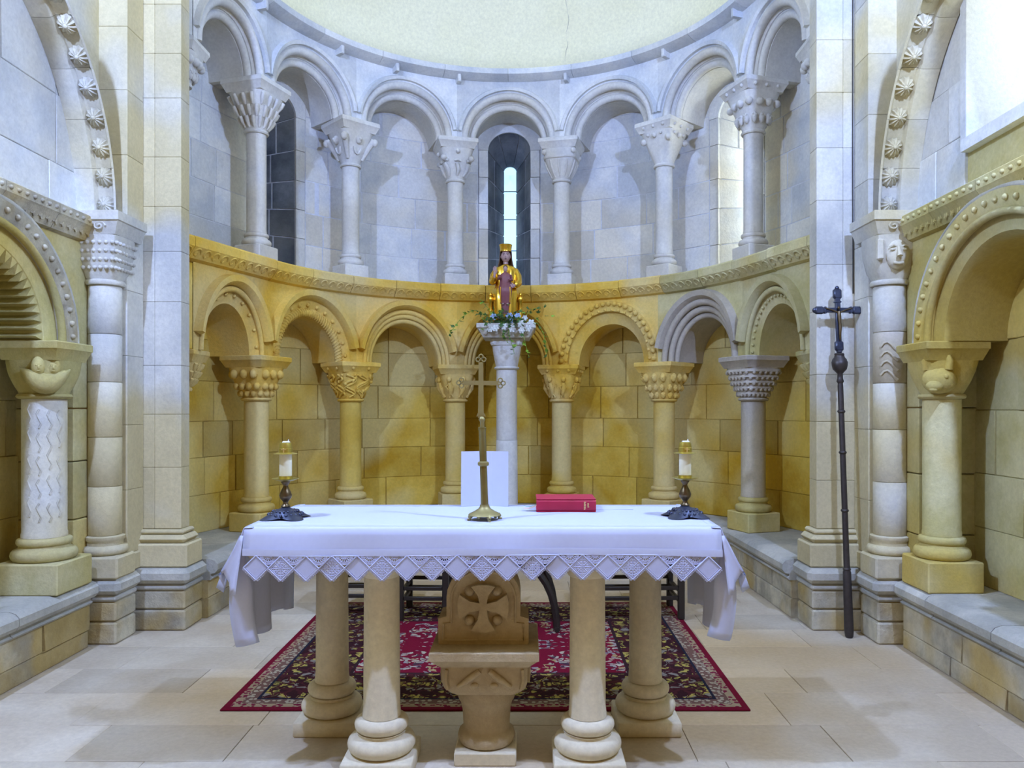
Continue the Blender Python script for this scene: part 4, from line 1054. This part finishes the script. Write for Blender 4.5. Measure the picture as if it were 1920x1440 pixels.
# ---------------------------------------------------------------- seated statue
ZS0 = 2.306
st = empty('seated_statue', (PX-.01, PY, ZS0)); st.scale = (.80, .9, 1); tag(st, 'gilded crowned seated mother statue with a child on her lap', 'statue')
def loft(secs, n=28, p=2.6, fold=0, nf=11):
    rows = []
    for z, cy, hw, hd in secs:
        r_ = []
        for i in range(n):
            a = 2*pi*i/n; c_, s_ = cos(a), sin(a); k = (abs(c_)**p+abs(s_)**p)**(-1/p); ff = 1+fold*cos(nf*a)
            r_.append((hw*k*c_*ff, cy+hd*k*s_*ff, z))
        rows.append(r_)
    return MB().rings(rows)
MB().cbox(-.20, .20, -.16, .16, 0, .045, .006).build('base', M['golddark'], st)
MB().cbox(-.185, .185, -.06, .15, .046, .30, .008).build('throne', M['golddark'], st)
for e in (-1, 1):
    pst = MB().lathe([(.022, .046), (.022, .13), (.030, .135), (.030, .15), (.022, .155), (.022, .225), (.034, .235), (.036, .255), (.028, .275), (.010, .28)], (e*.185, -.10, 0), 16).build('throne_post', M['gold'], st, 50)
    MB().lathe([(.005, .275), (.020, .285), (.022, .30), (.012, .318), (.004, .32)], (e*.185, -.10, 0), 14).build('knob', M['gold'], pst, 60)
loft([(.047, -.075, .150, .085), (.12, -.080, .145, .085), (.24, -.085, .150, .085), (.30, -.075, .158, .095), (.345, -.045, .155, .100), (.385, -.005, .132, .085), (.43, .01, .128, .075), (.50, .012, .148, .075), (.545, .012, .150, .070), (.580, .012, .118, .058), (.600, .010, .060, .045), (.612, .010, .034, .034)], 66, 2.3, .035, 11).build('robe', M['gold'], st, 80)
for e in (-1, 1):      # inner gown and shoes
    MB().ell((e*.075, -.165, .075), (.034, .045, .026), 12, 8).build('shoe', M['skin'], st, 80)
m = loft([(.10, -.150, .040, .022), (.20, -.165, .050, .022), (.30, -.160, .052, .020)], 24, 2.3, .06, 9); m.build('gown', M['maroon'], st, 80)
MB().lathe([(.034, .60), (.030, .625), (.031, .65)], (0, .008, 0), 16).build('neck', M['skin'], st, 80)
hd = MB(); rows = []
for j in range(13):
    a = -pi/2+pi*j/12; rr = max(cos(a), .02); z = .690+.064*sin(a); nar = 1-.16*max(0, -sin(a))
    rows.append([(.060*rr*nar*cos(t), .0+.060*rr*nar*sin(t)+.004*sin(a), z) for t in [2*pi*i/20 for i in range(20)]])
hd.rings(rows)
hd.tube([(0, -.056, .705), (0, -.064, .690), (0, -.068, .680), (0, -.058, .675)], [.005, .007, .009, .006], 8)
for e in (-1, 1): hd.ell((e*.059, 0, .685), (.006, .010, .014), 8, 6)
h_ = hd.build('head', M['skin'], st, 80); k = MB()
for e in (-1, 1):
    k.ell((e*.023, -.054, .698), (.010, .004, .0045), 8, 5); k.tube([(e*.010, -.058, .710), (e*.023, -.057, .715), (e*.036, -.050, .710)], .0022, 5)
k.ell((0, -.0535, .658), (.015, .005, .0045), 10, 5); k.build('face_features', M['feat'], h_, 80)
rows = []
for z, w, dp in ((.575, .105, .07), (.62, .092, .074), (.66, .082, .076), (.70, .079, .076), (.735, .076, .074), (.755, .064, .062)):
    rows.append([(w*sin(t), .012+dp*.9*cos(t), z) for t in [-1.95+3.9*i/18 for i in range(19)]])
v_ = MB().sheet(rows).build('veil', M['hair'], st, 80); so = v_.modifiers.new('thickness', 'SOLIDIFY'); so.thickness = .008
MB().lathe([(.066, .735), (.074, .737), (.074, .746), (.071, .749), (.078, .796), (.083, .803), (.078, .806), (.066, .75)], (0, .004, 0), 24).build('crown', M['gold'], st, 50)
# arms: right one raised in blessing, left one resting
MB().tube([(-.118, .012, .545), (-.150, -.015, .49), (-.162, -.05, .435), (-.150, -.085, .43), (-.135, -.105, .47)], [.040, .046, .044, .036, .028], 12).build('sleeve', M['gold'], st, 80)
MB().tube([(.118, .012, .545), (.155, -.02, .48), (.160, -.06, .42), (.135, -.11, .395), (.115, -.135, .385)], [.040, .046, .044, .036, .026], 12).build('sleeve', M['gold'], st, 80)
hn = MB(); hn.tube([(-.138, -.108, .465), (-.132, -.112, .50), (-.130, -.114, .525)], [.014, .017, .019], 10)
for i, (dx, l) in enumerate(((-.016, .034), (-.006, .046), (.005, .048), (.015, .040))): hn.tube([(-.130+dx, -.114, .53), (-.130+dx*1.1, -.117, .53+l*.5), (-.130+dx*1.15, -.114, .53+l)], [.006, .0058, .0045], 7)
hn.tube([(-.118, -.114, .505), (-.106, -.120, .52), (-.102, -.122, .537)], [.007, .006, .005], 7); hn.build('hand', M['skin'], st, 80)
hn = MB(); hn.tube([(.115, -.135, .385), (.100, -.155, .375), (.090, -.165, .37)], [.014, .018, .016], 10)
for i, dz in enumerate((.015, .005, -.006, -.016)): hn.tube([(.090, -.165, .372+dz*.6), (.070, -.178, .372+dz), (.055, -.176, .368+dz)], [.0065, .006, .0045], 7)
hn.tube([(.098, -.160, .386), (.085, -.166, .400), (.074, -.172, .403)], [.007, .006, .004], 7); hn.build('hand', M['skin'], st, 80)
ch = loft([(.20, -.172, .060, .024), (.27, -.176, .070, .030), (.31, -.180, .076, .036), (.36, -.172, .080, .044), (.395, -.150, .066, .034), (.45, -.145, .074, .034), (.485, -.142, .070, .030), (.505, -.142, .030, .022), (.515, -.142, .017, .017)], 44, 2.3, .045, 9).build('child', M['maroon'], st, 80)
k = MB(); k.ell((0, -.143, .545), (.026, .028, .034), 14, 10); k.ell((0, -.172, .541), (.004, .004, .006), 6, 4); k.build('child_head', M['skin'], ch, 80)
k = MB(); k.ell((0, -.138, .556), (.0285, .029, .028), 14, 8); k.build('child_hair', M['hair'], ch, 80)
k = MB(); k.tube([(-.066, -.150, .475), (-.082, -.185, .44), (-.052, -.205, .455)], [.016, .015, .010], 8); k.tube([(.066, -.150, .475), (.080, -.19, .43), (.042, -.210, .425)], [.016, .015, .010], 8); k.build('child_arm', M['maroon'], ch, 80)
k = MB()
for e in (-1, 1): k.ell((e*.028, -.195, .196), (.014, .024, .010), 10, 6)
k.build('child_foot', M['skin'], ch, 80)
for e in (-1, 1): MB().tube([(e*.056, -.206, .36), (e*.060, -.205, .30), (e*.056, -.198, .21)], .007, 7).build('gold_trim', M['gold'], ch, 80)

# ---------------------------------------------------------------- flowers and ivy round the statue
fa = empty('flower_arrangement', (PX, PY, ZS0)); tag(fa, 'white and blue flowers with trailing ivy at the foot of the statue', 'flowers')
rf = random.Random(3)
def leaf(m, c, s_, yaw, pit, roll_):
    pts = [(0, 0), (.35, .25), (.5, .7), (.2, .62), (0, 1.15), (-.2, .62), (-.5, .7), (-.35, .25)]
    out = []
    for x, y in pts:
        x, y = x*s_, y*s_; z = -.15*abs(x)*1.5; 
        x, z = x*cos(roll_)-z*sin(roll_), x*sin(roll_)+z*cos(roll_)
        y, z = y*cos(pit)-z*sin(pit), y*sin(pit)+z*cos(pit)
        x, y = x*cos(yaw)-y*sin(yaw), x*sin(yaw)+y*cos(yaw); out.append((c[0]+x, c[1]+y, c[2]+z))
    m.add(out, [(0, 1, 2, 3, 4), (0, 4, 5, 6, 7)])
g1, g2, stm = MB(), MB(), MB()
for i in range(210):
    x = rf.gauss(.02, .13); y = -.19-abs(rf.gauss(0, .09)); z = rf.gauss(.035, .045)-(.06 if rf.random() < .3 else 0)
    if y > -.285: z = max(z, .004)
    leaf(g1 if rf.random() < .85 else g2, (x, y, z), rf.uniform(.026, .052), rf.uniform(0, 6.28), rf.uniform(-.8, 1.2), rf.uniform(-.8, .8))
vines = [[(-.16, -.2, .03), (-.25, -.2, .12), (-.33, -.2, .13), (-.43, -.22, .06), (-.52, -.22, -.06), (-.55, -.22, -.10)], [(-.10, -.2, .05), (-.20, -.18, .18), (-.25, -.16, .24)], [(.15, -.2, .04), (.25, -.2, .14), (.33, -.2, .16)],
         [(.18, -.25, .02), (.30, -.27, .0), (.36, -.29, -.10), (.38, -.3, -.22), (.39, -.3, -.30)], [(.02, -.3, .0), (.03, -.33, -.12), (.06, -.33, -.22), (.08, -.32, -.30)], [(-.02, -.3, 0), (-.03, -.33, -.10), (.01, -.33, -.18)], [(.12, -.3, 0), (.17, -.33, -.14), (.20, -.33, -.26), (.22, -.33, -.33)], [(.18, -.2, .06), (.24, -.2, .02), (.30, -.2, .06)]]
for v in vines:
    path = []
    for a, b in zip(v[:-1], v[1:]):
        for q in range(4): path.append(tuple(a[k]+(b[k]-a[k])*q/4 for k in range(3)))
    path.append(v[-1]); stm.tube(path, .0025, 5)
    for p in path[2:]:
        if rf.random() < .9: leaf(g2 if rf.random() < .35 else g1, p, rf.uniform(.026, .05), rf.uniform(0, 6.28), rf.uniform(-1.2, .6), rf.uniform(-.8, .8))
stm.build('vine_stem', M['leaf2'], fa, 60)
for g, mt in ((g1, M['leaf']), (g2, M['leaf2'])):
    lo = g.build('ivy_leaves', mt, fa, 0); lo['kind'] = 'stuff'; so = lo.modifiers.new('thickness', 'SOLIDIFY'); so.thickness = .0012
def flower(c, s_, mt, tilt):
    m = MB()
    for ring_, n_, up in ((1, 6, .25), (.65, 5, .6), (.35, 4, .95)):
        for i in range(n_):
            a = 2*pi*i/n_+ring_*2; r_ = s_*ring_*.62
            d = (cos(a)*cos(up), sin(a)*cos(up), sin(up))
            fr = [(cos(a)*cos(up), -sin(up)*1.0+0*sin(a), sin(a)*cos(up)), (-sin(a), 0, cos(a)), (cos(a)*sin(up), -cos(up), sin(a)*sin(up))]
            m.ell((c[0]+r_*cos(a)*cos(up), c[1]-s_*.35*sin(up), c[2]+r_*sin(a)*cos(up)), (s_*.48, s_*.36, s_*.10), 8, 5, fr)
    m.ell((c[0], c[1]-s_*.32, c[2]), s_*.16, 7, 5)
    return m.build('flower', mt, fa, 60)
for x, z, mt, s_ in ((-.12, .06, 'bluepetal', .042), (.03, .07, 'bluepetal', .045), (.11, .07, 'bluepetal', .040), (.05, .02, 'bluepetal', .032), (.14, -.01, 'petal', .045), (.24, -.0, 'petal', .048), (.21, -.055, 'petal', .042), (-.10, -.055, 'petal', .042), (-.02, -.04, 'petal', .040), (.06, -.06, 'petal', .044), (.15, -.075, 'petal', .040), (-.15, -.065, 'petal', .036), (.18, .05, 'petal', .036)):
    flower((x, -.325 if z < 0 else -.26, z), s_*.78, M[mt], 0)

# ---------------------------------------------------------------- processional cross leaning on the right pier
o = empty('processional_cross', (2.285, 5.13, 0)); tag(o, 'dark processional crucifix on a long pole leaning against the right pier', 'cross')
TX, TY, TZ = -.02, .15, 2.28          # lean of the whole thing over its height
def lp(u, w, z): return (TX*z/TZ+u, TY*z/TZ+w, z)
def lrings(prof, n=16): return MB().rings([[lp(r_*cos(2*pi*i/n), r_*sin(2*pi*i/n), z) for i in range(n)] for r_, z in prof])
lrings([(.020, .001), (.026, .01), (.030, .05), (.028, .20), (.026, .42), (.020, .44), (.019, .60), (.018, 1.64), (.016, 1.66)]).build('pole', M['iron'], o, 40)
for z in (.44, .82, 1.20, 1.47): lrings([(.018, z-.012), (.024, z-.005), (.026, z), (.024, z+.005), (.018, z+.012)]).build('pole_ring', M['iron'], o, 60)
lrings([(.016, 1.655), (.024, 1.67), (.018, 1.69), (.017, 1.72), (.030, 1.735), (.044, 1.75), (.050, 1.775), (.052, 1.80), (.048, 1.805), (.046, 1.815), (.034, 1.83), (.030, 1.845), (.033, 1.85), (.028, 1.858), (.014, 1.86)]).build('knop', M['iron'], o, 50)
m = MB(); zc_ = 2.145
def bb(u0, u1, z0, z1, t=.014, ch=.004): m.cbox(u0, u1, -t, t, z0, z1, ch, lambda p: lp(p[0], p[1], p[2]))
bb(-.016, .016, 1.86, 2.27); bb(-.125, .125, zc_-.015, zc_+.017)
for (u, z, a, b) in ((-.125, zc_, .030, .026), (.125, zc_, .030, .026), (0, 2.255, .028, .034), (0, 1.905, .028, .034)): bb(u-a, u+a, z-b, z+b, .017, .010)
for (u, z) in ((-.155, zc_), (.155, zc_), (0, 2.292)): m.ell(lp(u, 0, z), (.016, .014, .018), 8, 6)
for u in (-.085, .085): bb(u-.007, u+.007, zc_-.022, zc_+.024, .017, .003)
bb(-.022, .022, 2.195, 2.207, .017, .003)
m.build('cross', M['pewter'], o, 40)
fg = MB(); f0 = -.022
fg.tube([lp(0, f0, 2.135), lp(0, f0-.004, 2.10), lp(.002, f0-.003, 2.06), lp(.003, f0-.006, 2.03), lp(0, f0-.006, 1.985), lp(0, f0-.002, 1.945)], [.010, .013, .010, .011, .008, .005], 8)
fg.ell(lp(-.004, f0-.006, 2.158), (.009, .009, .012), 8, 6)
for e in (-1, 1): fg.tube([lp(e*.006, f0, 2.128), lp(e*.045, f0+.002, 2.146), lp(e*.090, f0+.004, 2.158)], [.006, .005, .004], 6)
fg.build('corpus', M['bronze'], o, 80)
cb = MB().tube([(2.405, 5.358, 2.27), (2.402, 5.357, 3.2), (2.404, 5.357, 4.9)], .004, 6).build('cable', M['cordm']); tag(cb, 'thin dark cable running up the right pier', 'cable')

# ---------------------------------------------------------------- lamps that light the apse, above the frame
for sg, sd in ((-1, 'left'), (1, 'right')):
    o = empty('spot_lamp', (sg*2.2, 2.0, 4.85)); tag(o, 'small floodlight fixed high on the %s choir vault' % sd, 'lamp')
    MB().lathe([(.02, .13), (.07, .12), (.085, .02), (.085, 0), (.075, 0), (.06, .10), (.02, .11)], n=20).build('housing', M['iron'], o)
    MB().tube([(0, 0, .12), (sg*.05, 0, .3), (sg*.10, 0, .62)], .012, 8).build('bracket', M['iron'], o)
